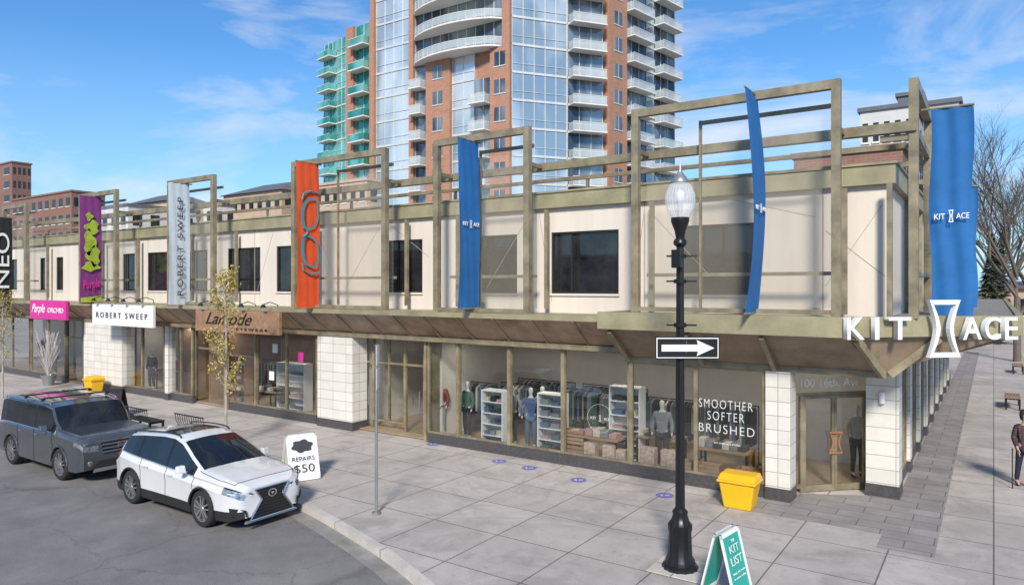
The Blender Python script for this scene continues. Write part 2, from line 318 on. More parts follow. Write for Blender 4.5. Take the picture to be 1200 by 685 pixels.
# corner canopy
XC0=fx(700,14.8); c1=(-2.43,14.8); c2=(.5,17.75)
m=MB(); th=.12
out=[(XC0,14.8),c1,c2,(.5,YB)]
inn2=[(XC0,14.8+th),(c1[0]-.05,14.8+th),(c2[0]-th,c2[1]+.05),(.5-th,YB)]
for i in range(3):
    a,b,c,d=out[i],out[i+1],inn2[i+1],inn2[i]; m.prism([a,b,c,d],3.70,4.10)
m.build('corner_fascia',m_olive,B)
BX('fascia_return',m_olive,B,XC0+.004,XC0+.1,14.925,YW-.03,3.71,4.09)
m=MB(); m.prism([(XC0+.11,14.93),(-2.49,14.93),(.37,17.8),(.37,YB),(XS+.01,YB),(XS+.01,YW-.01),(XC0+.11,YW-.01)],4.0,4.06); m.build('canopy_roof',m_roof,B)
ap=(XS,16.08); ZB=2.95
for k,pt in enumerate(([(XC0+.01,14.93,3.72),(-2.45,14.93,3.72),(*ap,ZB),(XC0+.01,16.08,ZB)],[(-2.45,14.93,3.72),(.38,17.8,3.72),(*ap,ZB)],[(.38,17.8,3.72),(.38,YB,3.72),(XS,YB,ZB),(*ap,ZB)])):
    m=MB(); m.sheet(pt,.02); m.build('corner_soffit',m_soff,B)
def bracket(p,q): MB().bar((p[0],p[1],3.66),(q[0],q[1],2.90),.09,.16).build('bracket',m_bronze,B)
for px in (733,820,905): x=fx(px,15.8); bracket((x,14.95),(x,16.02))
bracket((-2.2,15.1),(XS-.05,16.0)); bracket((-.9,16.45),(XS+.05,16.15))
for y in (18.5,21,23.5,26,29,32): bracket((.3,y),(XS,y))
m=MB(); m.box(XJ,XS,16.05,16.3,2.83,2.96); m.box(XS-.25,XS,16.3,YB,2.83,2.96); m.build('corner_header',m_bronze,B)
m=MB(); m.prism([(-4.1,16.31),(XS-.26,16.31),(XS-.26,18.2)],2.86,2.94); m.build('entry_soffit',m_soff,B)
# storefront windows
YS=16.1
def store(pxa,pxb,k=0,z0=.3,z1=3.05,Y=YS,door=False,trans=None):
    x0,x1=fx(pxa,Y),fx(pxb,Y); f=MB();t=.045
    if pxa>700: z1=2.83
    f.box(x0,x1,Y,Y+.1,z1-t,z1);f.box(x0,x1,Y,Y+.1,z0,z0+t);f.box(x0,x0+t,Y,Y+.1,z0+t,z1-t);f.box(x1-t,x1,Y,Y+.1,z0+t,z1-t)
    for i in range(1,k+1):
        xm=x0+(x1-x0)*i/(k+1); f.box(xm-.022,xm+.022,Y,Y+.1,z0+t,z1-t)
    if trans: f.box(x0+t,x1-t,Y+.003,Y+.097,trans-.03,trans+.03)
    fo=f.build('door' if door else 'shop_window',m_bronze,B)
    p=MB(); p.add([(x0+t,Y+.05,z0+t),(x1-t,Y+.05,z0+t),(x1-t,Y+.05,z1-t),(x0+t,Y+.05,z1-t)],[(0,1,2,3)]); p.build('pane',m_glass,fo)
    if door: h=MB(); h.tube((x1-.14,Y-.06,.8),(x1-.14,Y-.06,1.4),.015); h.tube((x1-.14,Y-.06,.8),(x1-.14,Y,.8),.012); h.tube((x1-.14,Y-.06,1.4),(x1-.14,Y,1.4),.012); h.build('handle',m_grey,fo)
SW=[(815,896,0),(739,815,0),(660,737,0),(597,660,0),(537,597,0),(501,537,0),(300,335,0),(335,371,0),(265,300,0),(197,226,1),(145,166,0),(166,192,0),(36,56,0),(56,76,0),(-5,14,0),(14,34,0)]
for a,b,k in SW: store(a,b,k)
store(414,437,z0=.02,Y=16.6,door=True,trans=2.2); store(437,474,z0=.3,Y=16.6,k=1,trans=2.2); store(474,497,z0=.02,Y=16.6,door=True,trans=2.2)
store(229,263,z0=.02,Y=16.4,door=True,trans=2.2); store(78,97,z0=.02,Y=16.3,door=True,trans=2.2)
for a,b in ((502,896),(265,371),(145,226),(-12,77)): BX('bulkhead',m_dark,B,fx(a,YS),fx(b,YS),YS-.02,YS+.14,0,.3)
x=fx(499,YS); BX('jamb',m_bronze,B,x-.06,x+.03,YS-.02,16.7,0,3.04)
for a in (740,660,537,597,265,300,226): x=fx(a,YS); BX('mullion',m_bronze,B,x-.05,x+.05,YS-.05,YS-.001,0.3,2.82 if a>700 else 3.04)
def pier(x0,x1,y0,y1,z1=3.04):
    o=BX('pier',m_stone,B,x0,x1,y0,y1,.28,z1); BX('pier_base',m_dark,o,x0-.015,x1+.015,y0-.015,y1+.015,0,.28)
pier(fx(372,15.95),fx(413,15.95),15.95,16.6); pier(fx(98,15.95),fx(143,15.95),15.95,16.5)
pier(fx(897,16.02),fx(926,16.02),16.02,16.55,2.83)
pier(-2.38,-1.72,17.62,18.25,2.83)
pier(fx(193,15.98),fx(197,15.98),15.98,16.3)
x=fx(264,15.98); BX('timber_post',m_wood,B,x-.06,x+.06,15.98,16.09,0,3.04)
q=MB(); q.tube((-2.05,17.56,2.1),(-2.05,17.56,2.35),.06,n=12); q.box(-2.08,-2.02,17.57,17.62,2.15,2.3); q.build('wall_light',m_white,B)
# corner entrance
A0=Vector((-3.85,16.75));B0=Vector((-2.4,18.2));u=(B0-A0).normalized();n_=Vector((u.y,-u.x)); Lq=(B0-A0).length
def gp(s0,s1,z0,z1,par):
    P=lambda s,z:(A0.x+u.x*s,A0.y+u.y*s,z); MB().add([P(s0,z0),P(s1,z0),P(s1,z1),P(s0,z1)],[(0,1,2,3)]).build('pane',m_glass,par)
def door_leaf(s0,s1):
    f=MB(); t=.06
    for a,b,c,d in ((s0,s1,.02,.16),(s0,s1,2.13,2.2),(s0,s0+t,.16,2.13),(s1-t,s1,.16,2.13)): f.pbox(A0,u,n_,a,b,-.03,.03,c,d)
    gp(s0+t,s1-t,.16,2.13,f.build('door',m_bronze,B))
door_leaf(.36,Lq/2+.12); door_leaf(Lq/2+.125,Lq-.1)
f=MB()
for a,b,c,d in ((0,Lq,2.21,2.27),(0,Lq,2.76,2.86),(-.06,0,0,2.86),(Lq,Lq+.06,0,2.86),(.28,.355,0,2.21),(0,.28,.1,.2),(Lq-.095,Lq,0.02,2.2)): f.pbox(A0,u,n_,a,b,-.04,.04,c,d)
fo=f.build('door_frame',m_bronze,B); gp(0,Lq,2.27,2.76,fo); gp(0,.28,.2,2.2,fo)
cp=A0+u*(Lq/2)+n_*.06
txt('100 16th. Ave',(cp.x,cp.y,2.50),(u.x,u.y,0),(0,0,1),1.5,.19,m_white,B,bold=.01)
q=A0+u*(Lq/2+.12)+n_*.06; m_cop=mk('copper_handle',(.60,.24,.11),.35,.6,var=.1)
hour((q.x,q.y,1.12),(u.x,u.y,0),(0,0,1),.34,.5,.035,m_cop,B,name='door_pull')
# side facade lower
Lp=18.25
for i in range(9):
    y0=Lp+i*2.65
    if y0+2.65>YB: break
    f=MB()
    for k in range(5): yy=y0+.02+k*.5; f.box(XS-.14,XS-.02,yy,yy+.07,.3,2.83)
    f.box(XS-.14,XS-.02,y0,y0+2.1,.25,.3)
    fo=f.build('side_window',m_bronze,B); MB().add([(XS-.08,y0,.3),(XS-.08,y0+2.1,.3),(XS-.08,y0+2.1,2.83),(XS-.08,y0,2.83)],[(0,1,2,3)]).build('pane',m_glass,fo)
    pier(XS-.3,XS+.06,y0+2.12,y0+2.62,2.83)
BX('side_bulkhead',m_dark,B,XS-.14,XS-.0,Lp,YB,0,.25)
# interior shells
m=MB(); m.prism([(XE,16.25),(-4.2,16.25),(-4.0,16.85),(-2.45,18.4),(XS-.3,18.4),(XS-.3,24),(XE,24)],.03,.06); m.build('shop_floor',m_floor,B)
BX('shop_ceiling',m_int,B,XE,XS-.3,16.42,24,3.2,3.25)
BX('shop_back_wall',m_int,B,XE,XS-.3,20.2,20.3,.06,3.2)
for px,mt in ((500,m_int),(413,m_int),(228,m_intw),(192,m_intw),(97,m_intw),(143,m_int)): x=fx(px,YS); BX('shop_partition',mt,B,x-.05,x+.05,16.75,20.2,.06,3.2)
x0,x1=fx(371,YS),fx(230,YS); BX('timber_panelling',m_intw,B,x1+.1,x0-.3,20.1,20.199,.06,3.2)
nm=['first','second','third','fourth','fifth','sixth','seventh','eighth','ninth','tenth','eleventh','twelfth','thirteenth','fourteenth','fifteenth','sixteenth']
lamps=[(-4.0,18.9),(-5,17.4),(-6.6,18.3),(-7.9,17.2),(-9.2,18.3),(-10.5,17.2),(-11.8,18.3),(-13.1,17.3),(-15,17.6),(-19.2,17.3),(-21.2,17.6),(-23,17.3),(-25.8,17.6),(-28.4,17.3),(-31,17.4),(-40.5,17.4)]
for i,(x,y) in enumerate(lamps):
    o=E('ceiling_lamp',(x,y,2.9),'slim ceiling lamp inside the shops, %s counted from the corner door'%nm[i],'lamp','ceiling lamps inside the shops')
    BX('housing',m_black,o,x-.52,x+.52,y-.12,y+.12,2.93,2.99); BX('diffuser',m_lamp,o,x-.5,x+.5,y-.10,y+.10,2.915,2.929)
# ---------------- portals
order=['first','second','third','fourth','fifth','sixth']
PX=[(745,980,[820]),(512,618,[562]),(345,451,[395]),(199,250,[]),(95,136,[]),(5,31,[])]
for i,(a,b,ins) in enumerate(PX):
    xl,xr=fx(a,15.2),fx(b,15.2)
    o=E('portal_frame',((xl+xr)/2,15.6,3.98),'olive steel portal frame rising above the roof, %s from the street corner'%order[i],'frame','olive portal frames along the facade')
    t=.085; zl=4.1 if i==0 else 3.98
    for x in (xl,xr): BX('post',m_bronze,o,x-t,x+t,15.13,15.29,zl,8.62)
    BX('top_beam',m_bronze,o,xl-t,xr+t,15.13,15.29,8.62,8.80)
    BX('bottom_beam',m_bronze,o,xl+t,xr-t,15.15,15.27,zl+.02,zl+.12)
    for x in (xl,xr):
        BX('tie_beam',m_bronze,o,x-.05,x+.05,15.29,15.85,7.80,7.90)
        BX('rear_post',m_bronze,o,x-.05,x+.05,16.1,16.2,4.1,6.75)
    for px in ins:
        x=fx(px,15.6); BX('slender_post',m_bronze,o,x-.03,x+.03,15.62,15.68,4.1,8.45)
    BX('cross_bar',m_bronze,o,xl+.06,xr-.06,15.69,15.77,4.92,5.0)
    xa=fx(ins[0],15.6) if ins else xl+.1
    BX('cross_bar',m_bronze,o,xa+.03,xr-.09,15.62,15.68,8.35,8.44); BX('cross_bar',m_bronze,o,xa+.03,xr-.09,15.62,15.68,7.1,7.16)
    def scr(x0,x1,z0,z1,mt): MB().add([(x0,15.65,z0),(x1,15.65,z0),(x1,15.65,z1),(x0,15.65,z1)],[(0,1,2,3)]).build('screen_panel',mt,o)
    scr(xa+.03,xr-.09,7.16,8.35,m_scr2); scr(xa+.03,xr-.09,4.25,7.1,m_scr)
    if ins: scr(xl+.09,xa-.03,4.25,7.1,m_scr)
o=E('roof_rail',(-25,15.95,7.7),'long olive steel rail running level above the whole roofline','rail')
BX('front_rail',m_bronze,o,XE,-1.25,15.86,16.06,7.75,7.95)
BX('rear_rail',m_bronze,o,XE,-1.4,16.9,16.98,7.60,7.70)
x=-4.5
while x>XE: BX('stanchion',m_bronze,o,x-.04,x+.04,16.92,16.99,6.85,7.60); x-=4.6
for i,(y0,y1) in enumerate([(16.0,19.6),(23.2,26.4),(31,34)]):
    o=E('portal_frame',(-1.3,(y0+y1)/2,4.0),'olive steel portal frame on the side street wall, %s from the corner'%order[i],'frame','olive portal frames on the side wall')
    for y in (y0,y1):
        BX('post',m_bronze,o,-1.39,-1.22,y-.08,y+.08,4.06,8.62)
        BX('tie_beam',m_bronze,o,XS-.1,-1.39,y-.05,y+.05,7.6,7.72); BX('rear_post',m_bronze,o,XS+.02,XS+.12,y-.05,y+.05,4.07,6.78)
    BX('top_beam',m_bronze,o,-1.39,-1.22,y0-.08,y1+.08,8.62,8.8)
    BX('cross_bar',m_bronze,o,-1.36,-1.26,y0+.08,y1-.08,7.75,7.9); BX('cross_bar',m_bronze,o,-1.36,-1.26,y0+.08,y1-.08,4.9,4.98)
# ---------------- banners
def banner(X,Y0,Y1,z0,z1,mat,label,bul=.08):
    o=E('banner',(X,(Y0+Y1)/2,z0),label,'banner'); m=MB(); nu,nv=10,34; vs=[]
    def off(v,u): return bul*math.sin(math.pi*v)+.012*math.sin(7*v+3*u)+.010*math.sin(19*u+5*v)
    for j in range(nv+1):
        for i in range(nu+1):
            u_,v_=i/nu,j/nv; vs.append((X+off(v_,u_),Y0+(Y1-Y0)*u_+.05*math.sin(math.pi*v_)*(1-u_)*bul*8,z0+(z1-z0)*v_))
    m.add(vs,[(j*(nu+1)+i,j*(nu+1)+i+1,(j+1)*(nu+1)+i+1,(j+1)*(nu+1)+i) for j in range(nv) for i in range(nu)]); m.build('cloth',mat,o,smooth=60)
    for z,v in ((z0,0),(z1,1)): q=MB(); q.tube((X+off(v,0),Y0-.03,z),(X+off(v,0),Y1+.1,z),.022); q.build('arm',m_bronze,o)
    return o
bn=lambda px,Yf=14.4: fx(px,Yf)
def kitace(o,X,y0,y1,z,h):
    wv=(y1-y0)
    txt('KIT',(X,y0+wv*.22,z),(0,1,0),(0,0,1),wv*.28,h,m_white,o); txt('ACE',(X,y0+wv*.80,z),(0,1,0),(0,0,1),wv*.32,h,m_white,o); hour((X,y0+wv*.5,z),(0,1,0),(0,0,1),wv*.12,h*2,.018,m_white,o,.006)
X=bn(873); o=banner(X,14.4,15.35,4.14,8.72,m_blue,'blue banner bowed by wind in the portal nearest the corner',.15); kitace(o,X+.19,14.45,15.3,6.3,.09)
X=bn(535); o=banner(X,14.45,15.35,4.1,8.6,m_blue,'blue banner hanging straight in the second portal from the corner',.05); kitace(o,X+.09,14.5,15.3,6.35,.1)
X=bn(347); o=banner(X,14.4,15.3,4.0,8.62,m_orange,'orange banner printed with teal spectacles',.04)
def ring(cy,cz,ry,rz,t,X,mat,o,name='print',sk=0):
    q=MB(); n=32; vs=[]
    for e in (1,0):
        for i in range(n):
            a=2*math.pi*i/n; c_,s_=math.cos(a),math.sin(a); c_=math.copysign(abs(c_)**.75,c_); s_=math.copysign(abs(s_)**.75,s_)
            tt=t*(1.0+(.8 if c_<-.3 else 0)); vs.append((X,cy+(ry-(0 if e else tt))*c_,cz+sk*c_*.1+(rz-(0 if e else t))*s_))
    q.add(vs,[(i,(i+1)%n,n+(i+1)%n,n+i) for i in range(n)]); q.build(name,mat,o)
ring(14.87,7.0,.36,.50,.07,X+.10,m_teal,o,sk=1);ring(14.87,5.80,.36,.50,.07,X+.10,m_teal,o,sk=-1)
q=MB();q.path([(X+.1,14.60,6.55),(X+.1,14.72,6.47),(X+.1,14.76,6.40),(X+.1,14.72,6.33),(X+.1,14.60,6.25)],.035);q.build('print',m_teal,o)
q=MB();q.path([(X+.1,14.55,7.4),(X+.09,14.62,7.62),(X+.09,14.9,7.72),(X+.09,15.2,7.68)],.028);q.build('print',m_teal,o)
q=MB();q.path([(X+.1,14.55,5.4),(X+.09,14.62,5.2),(X+.09,14.9,5.08),(X+.09,15.2,5.12)],.028);q.build('print',m_teal,o)
X=bn(197,14.5); o=banner(X,14.5,15.35,3.98,8.6,m_wb,'pale grey blue banner with dark vertical lettering',.04)
m_ink=mk('dark_ink',(.04,.04,.05),.7,var=.1); txt('ROBERT SWEEP',(X+.1,14.92,6.2),(0,0,1),(0,-1,0),3.7,.22,m_ink,o,bold=0,space=1.35)
X=bn(93,14.5); o=banner(X,14.5,15.4,3.95,8.6,m_purple,'purple banner with lime green figure print',.04)
for cy,cz,ry,rz in ((14.85,7.7,.15,.17),(15.0,7.25,.28,.28),(14.85,6.6,.24,.5),(15.05,6.0,.28,.4),(14.9,5.55,.34,.2)):
    q=MB(); q.add([(X+.1,cy+ry*math.cos(a)*(1+.35*math.sin(3*a+cz*5)),cz+rz*math.sin(a)*(1+.2*math.cos(4*a))) for a in [i*math.pi/12 for i in range(24)]],[tuple(range(24))]); q.build('print',m_lime,o)
MB().add([(X+.07,14.52,4.0),(X+.07,15.38,4.0),(X+.07,15.38,4.28),(X+.07,14.52,4.2)],[(0,1,2,3)]).build('print',m_lime,o)
txt('Purple',(X+.1,14.95,4.75),(0,.95,.15),(0,-.15,.95),.75,.5,m_pink,o,shear=.4)
X=bn(-10,14.5); o=banner(X,14.5,15.4,3.95,8.2,m_dull,'black banner with tall white letters at the left edge',.03); txt('NEO',(X+.08,14.95,6.0),(0,0,1),(0,-1,0),2.8,.6,m_white,o,bold=0)
def sbanner(Y,X0,X1,z0,z1,label,text=True):
    o=E('banner',((X0+X1)/2,Y,z0),label,'banner'); m=MB(); nu,nv=14,30
    m.add([(X0+(X1-X0)*i/nu+.03*math.sin(j*.3),Y+.06*math.sin(j/nv*math.pi)+.022*math.sin(i*.9+j*.12),z0+(z1-z0)*j/nv) for j in range(nv+1) for i in range(nu+1)],[(j*(nu+1)+i,j*(nu+1)+i+1,(j+1)*(nu+1)+i+1,(j+1)*(nu+1)+i) for j in range(nv) for i in range(nu)])
    m.build('cloth',m_blue,o,smooth=60)
    for z in (z0,z1): q=MB(); q.tube((-1.3,Y,z),(X1+.03,Y,z),.025); q.build('arm',m_bronze,o)
    if text:
        wv=X1-X0; c=(X0+X1)/2; y=Y-.05
        txt('KIT',(c-wv*.27,y,6.18),(1,0,0),(0,0,1),wv*.26,.12,m_white,o); txt('ACE',(c+wv*.27,y,6.18),(1,0,0),(0,0,1),wv*.3,.12,m_white,o); hour((c,y,6.18),(1,0,0),(0,0,1),wv*.12,.26,.02,m_white,o,.006)
sbanner(17.6,-1.13,-.36,4.05,8.5,'wide blue banner on the side street wall facing the junction')
sbanner(24.5,-1.0,-.40,4.05,7.6,'farther blue banner on the side wall partly hidden behind the wide one',False)
# ---------------- corner sign letters
o=E('shop_sign',(-1,16.2,4.0),'large white raised letters and hourglass emblem on the corner canopy fascia','sign')
sp_,sq=Vector((c1[0],c1[1],0)),Vector((c2[0],c2[1],0)); su=(sq-sp_).normalized(); sn_=Vector((su.y,-su.x,0))
def onsign(px):
    r=Vector(cw(A_(px),1)); det=r.x*(-su.y)+su.x*r.y; D=(sp_.x*(-su.y)+su.x*sp_.y)/det; return (D*r.x,D*r.y),D
def letters(pa,pb,ya,yb):
    a,Da=onsign(pa);b,Db=onsign(pb); c=Vector(((a[0]+b[0])/2,(a[1]+b[1])/2,0)); D=(Da+Db)/2
    return c+sn_*.12,HC-(yb-335)*D/FL,HC-(ya-335)*D/FL,(Vector(b)-Vector(a)).length
for t,pa,pb in (('K',986,1006),('I',1018,1023),('T',1034,1060),('A',1120,1142),('C',1146,1164),('E',1169,1184)):
    c,z0,z1,w_=letters(pa,pb,371,397); txt(t,(c.x,c.y,(z0+z1)/2),su,(0,0,1),w_,z1-z0,m_white,o,depth=.06,name='letter')
    q=MB(); q.tube((c.x,c.y,z0),(c.x-sn_.x*.11,c.y-sn_.y*.11,z0),.012); q.build('letter_pin',m_bronze,o)
c,z0,z1,w_=letters(1078,1114,351,417); c=c+sn_*.03; hour((c.x,c.y,(z0+z1)/2),su,(0,0,1),w_,z1-z0,.09,m_white,o,.1)
# ---------------- shop name signs
def board(px0,px1,y0,y1,Y,mat,label,texts):
    x0,x1=fx(px0,Y),fx(px1,Y); zt,zb=zz((px0+px1)/2,y0,Y),zz((px0+px1)/2,y1,Y)
    o=E('shop_sign',((x0+x1)/2,Y,zb),label,'sign'); BX('board',mat,o,x0,x1,Y,Y+.12,zb,zt,bevel=.01)
    for s_,fx0,fx1,fz0,fz1,mt,sh in texts:
        txt(s_,(x0+(x1-x0)*(fx0+fx1)/2,Y-.01,zb+(zt-zb)*(fz0+fz1)/2),(1,0,0),(0,0,1),(x1-x0)*(fx1-fx0),(zt-zb)*(fz1-fz0),mt,o,.012,shear=sh,bold=0)
    for x in (x0+.4,x1-.4): BX('support',m_black,o,x-.03,x+.03,Y+.12,15.07,zt-.2,zt-.14)
    return x0,x1,zt
x0,x1,zt=board(229,327,364,390,14.85,m_wood,'brown timber shop sign with dark script lettering',[('Lamode',.14,.70,.36,.90,m_black,.5),('E Y E W E A R',.52,.88,.12,.24,m_black,0)])
def gn(x,zt,i,w):
    o=E('sign_lamp',(x,14.9,zt),'black gooseneck lamp, %s from the left above the %s sign'%(order[i],w),'lamp','gooseneck lamps over the shop signs')
    q=MB(); q.path([(x,15.3,zt-.02),(x,15.25,zt+.22),(x,14.95,zt+.32),(x,14.7,zt+.25)],.015); q.build('arm',m_black,o)
    q=MB(); q.lathe([(.02,.0),(.05,-.02),(.11,-.12),(.10,-.12),(.03,-.03)],(x,14.68,zt+.26),12); q.build('shade',m_black,o)
for i in range(4): gn(x0+(x1-x0)*(i+.5)/4,zt,i,'timber')
x0,x1,zt=board(108,179,357,382,14.9,m_white,'white shop sign with spaced dark capitals',[('R O B E R T   S W E E P',.08,.92,.36,.62,m_ink,0)])
for i in range(4): gn(x0+(x1-x0)*(i+.5)/4,zt,i,'white')
board(35,77,352,374,14.9,m_pink,'magenta shop sign with white script lettering',[('Purple',.07,.44,.2,.8,m_white,.4),('ORCHID',.52,.94,.36,.62,m_white,0)])
board(-30,8,348,366,14.9,m_dull,'black shop sign cut by the left picture edge',[('NEO',.2,.8,.3,.7,m_white,0)])
# ---------------- window graphics
o=E('window_lettering',(-5.4,16.08,1.2),'thin white three line slogan lettering on the corner shop window','lettering')
for t,pa,pb,ya,yb in (('SMOOTHER',819,882,469,479),('SOFTER',829,872,483,493),('BRUSHED',819,884,498,508)):
    x0,x1=fx(pa,16.08),fx(pb,16.08); txt(t,((x0+x1)/2,16.085,(zz(850,ya,16.08)+zz(850,yb,16.08))/2),(1,0,0),(0,0,1),x1-x0,zz(850,ya,16.08)-zz(850,yb,16.08),m_vinyl,o,.003,bold=-.015,space=1.25)
x=fx(852,16.08); txt('KIT AND ACE STORE',(x,16.085,zz(852,520,16.08)),(1,0,0),(0,0,1),.6,.035,m_vinyl,o,.003,bold=0)
o=E('window_lettering',(-8.3,16.08,1),'faint round white outline emblem on the display window left of the corner','lettering')
x=fx(703,16.08); zc=zz(703,490,16.08); q=MB(); n=36
for i in range(n):
    a,b=2*math.pi*i/n,2*math.pi*(i+1)/n; q.tube((x+.36*math.cos(a),16.085,zc+.36*math.sin(a)),(x+.36*math.cos(b),16.085,zc+.36*math.sin(b)),.004,n=4)
q.build('ring',m_faint,o); txt('KIT',(x-.19,16.085,zc),(1,0,0),(0,0,1),.16,.07,m_faint,o,bold=0);txt('ACE',(x+.19,16.085,zc),(1,0,0),(0,0,1),.16,.07,m_faint,o,bold=0);hour((x,16.085,zc),(1,0,0),(0,0,1),.07,.16,.012,m_faint,o,.004)
# ---------------- street furniture
lx,ly=g(797,665)
def lamp(x,y):
    o=E('street_lamp',(x,y,0),'black fluted street lamp with pale ribbed acorn globe beside the arrow sign','street lamp')
    q=MB(); q.lathe([(.0,0.0),(.30,0),(.30,.06),(.25,.09),(.24,.16),(.20,.22),(.185,.6),(.20,.66),(.20,.74),(.15,.80),(.12,.9),(.13,.95),(.085,1.0)],(x,y,0),28,flute=.06); q.build('base',m_black,o,smooth=30)
    q=MB(); q.lathe([(.082,1.0),(.075,3.0),(.062,5.35)],(x,y,0),20,flute=.08); q.build('shaft',m_black,o,smooth=20)
    q=MB(); q.lathe([(.062,5.35),(.11,5.40),(.11,5.45),(.07,5.5),(.09,5.62),(.13,5.72),(.15,5.78),(.15,5.84)],(x,y,0),20); q.build('capital',m_black,o,smooth=40)
    gm=veil('globe_acrylic',(.80,.85,.90),.38,.08)
    q=MB(); q.lathe([(.14,5.84),(.21,5.95),(.25,6.10),(.245,6.22),(.19,6.36),(.13,6.43)],(x,y,0),56,flute=.035); q.build('globe',gm,o,smooth=15)
    q=MB(); q.lathe([(.035,5.84),(.04,6.1),(.07,6.12),(.075,6.25),(.03,6.3),(0,6.31)],(x,y,0),12); q.build('bulb_housing',m_white,o,smooth=60)
    q=MB(); q.lathe([(.15,6.42),(.15,6.45),(.10,6.52),(.05,6.58),(.025,6.64),(.035,6.68),(.012,6.74),(0,6.80)],(x,y,0),16); q.build('finial',m_grey,o,smooth=50)
    for z in (4.78,4.05,5.2):
        q=MB(); q.lathe([(.09,-.035),(.105,-.03),(.105,.03),(.09,.035)],(x,y,z),16); q.bar((x-.2,y-.1,z),(x+.24,y+.12,z),.03); q.build('collar',m_black,o)
    BX('junction_box',m_black,o,x-.08,x+.08,y-.2,y-.07,5.0,5.3,bevel=.01)
    BX('footing',m_kerb,o,x-.42,x+.42,y-.42,y+.42,.0,.012)
lamp(lx,ly)
o=E('arrow_sign',(lx,ly-.1,3.4),'black one way sign with white right pointing arrow on the lamp post','sign')
su2=Vector((cs,sn,0)); nn=Vector((su2.y,-su2.x,0)); cc=Vector((lx,ly,0))+nn*.13+su2*.09; zc=3.68; ww,hh=1.06,.37
def spoly(pts,d,mat,name): q=MB(); q.add([cc+su2*a+nn*d+Vector((0,0,zc+b)) for a,b in pts]+[cc+su2*a+nn*(d-.004)+Vector((0,0,zc+b)) for a,b in pts],[tuple(range(len(pts))),tuple(range(len(pts),2*len(pts)))[::-1]]+[(i,(i+1)%len(pts),len(pts)+(i+1)%len(pts),len(pts)+i) for i in range(len(pts))]); q.build(name,mat,o)
R_=lambda a,b:[(-a,-b),(a,-b),(a,b),(-a,b)]
spoly(R_(ww/2,hh/2),0,m_black,'plate'); spoly(R_(ww/2-.018,hh/2-.018),.005,m_white,'border'); spoly(R_(ww/2-.034,hh/2-.034),.010,m_black,'field')
spoly([(-.43,-.055),(.17,-.055),(.15,-.13),(.44,0),(.15,.13),(.17,.055),(-.43,.055)],.015,m_white,'arrow')
q=MB(); q.bar((lx,ly,3.7),cc+Vector((0,0,3.7)),.05,.2); q.build('clamp',m_grey,o)
x,y=g(441,602); o=E('sign_pole',(x,y,0),'thin grey steel pole with parking plates seen edge on','sign pole')
q=MB(); q.tube((x,y,0),(x,y,3.5),.03,n=12); q.tube((x,y,0),(x,y,.05),.09,n=14); q.build('pole',m_grey,o,smooth=40)
vd=Vector((x,y)).normalized(); vd=(vd+Vector((vd.y,-vd.x))*.18).normalized()
for z,h in ((3.28,.4),(2.8,.42)):
    q=MB(); q.pbox((x,y),vd,(vd.y,-vd.x),-.16,.16,.032,.038,z-h/2,z+h/2); q.build('sign_plate',m_white,o); q=MB(); q.tube((x,y,z),(x,y,z+.03),.04); q.build('bracket',m_grey,o)
def bin_(px,Y,label):
    x=fx(px,Y); o=E('grit_bin',(x,Y,0),label,'bin','yellow grit bins')
    def frust(q,w0,d0,z0,w1,d1,z1,fy0=0,fy1=0):
        q.add([(x-w0,Y-d0+fy0,z0),(x+w0,Y-d0+fy0,z0),(x+w0,Y+d0,z0),(x-w0,Y+d0,z0),(x-w1,Y-d1+fy1,z1),(x+w1,Y-d1+fy1,z1),(x+w1,Y+d1,z1),(x-w1,Y+d1,z1)],[(0,3,2,1),(4,5,6,7),(0,1,5,4),(1,2,6,5),(2,3,7,6),(3,0,4,7)])
    q=MB(); frust(q,.28,.22,.0,.37,.28,.54); q.build('tub',m_yel,o,bevel=.03)
    q=MB(); frust(q,.41,.32,.545,.41,.32,.60); frust(q,.40,.31,.602,.36,.27,.72,0,.10); q.build('lid',m_yel,o,bevel=.025)
bin_(867,15.15,'bright yellow grit bin standing by the white pier at the corner entrance'); bin_(110,15.3,'small looking yellow grit bin far along the facade near the white shop sign')
m_stk=mk('sticker_blue',(.16,.17,.42),.5)
for i,(px,py) in enumerate([(620,548),(678,562),(779,580),(508,520),(585,540)]):
    x,y=g(px,py); o=E('floor_sticker',(x,y,.004),'round violet blue floor sticker, %s counted from the left'%(['third','fourth','fifth','first','second'][i]),'sticker','round pavement stickers')
    q=MB(); q.lathe([(0,.006),(.2,.006)],(x,y,0),24); q.build('disc',m_stk,o); txt('2 m',(x,y,.008),(cs,sn,0),(-sn,cs,0),.2,.09,m_white,o,.001)
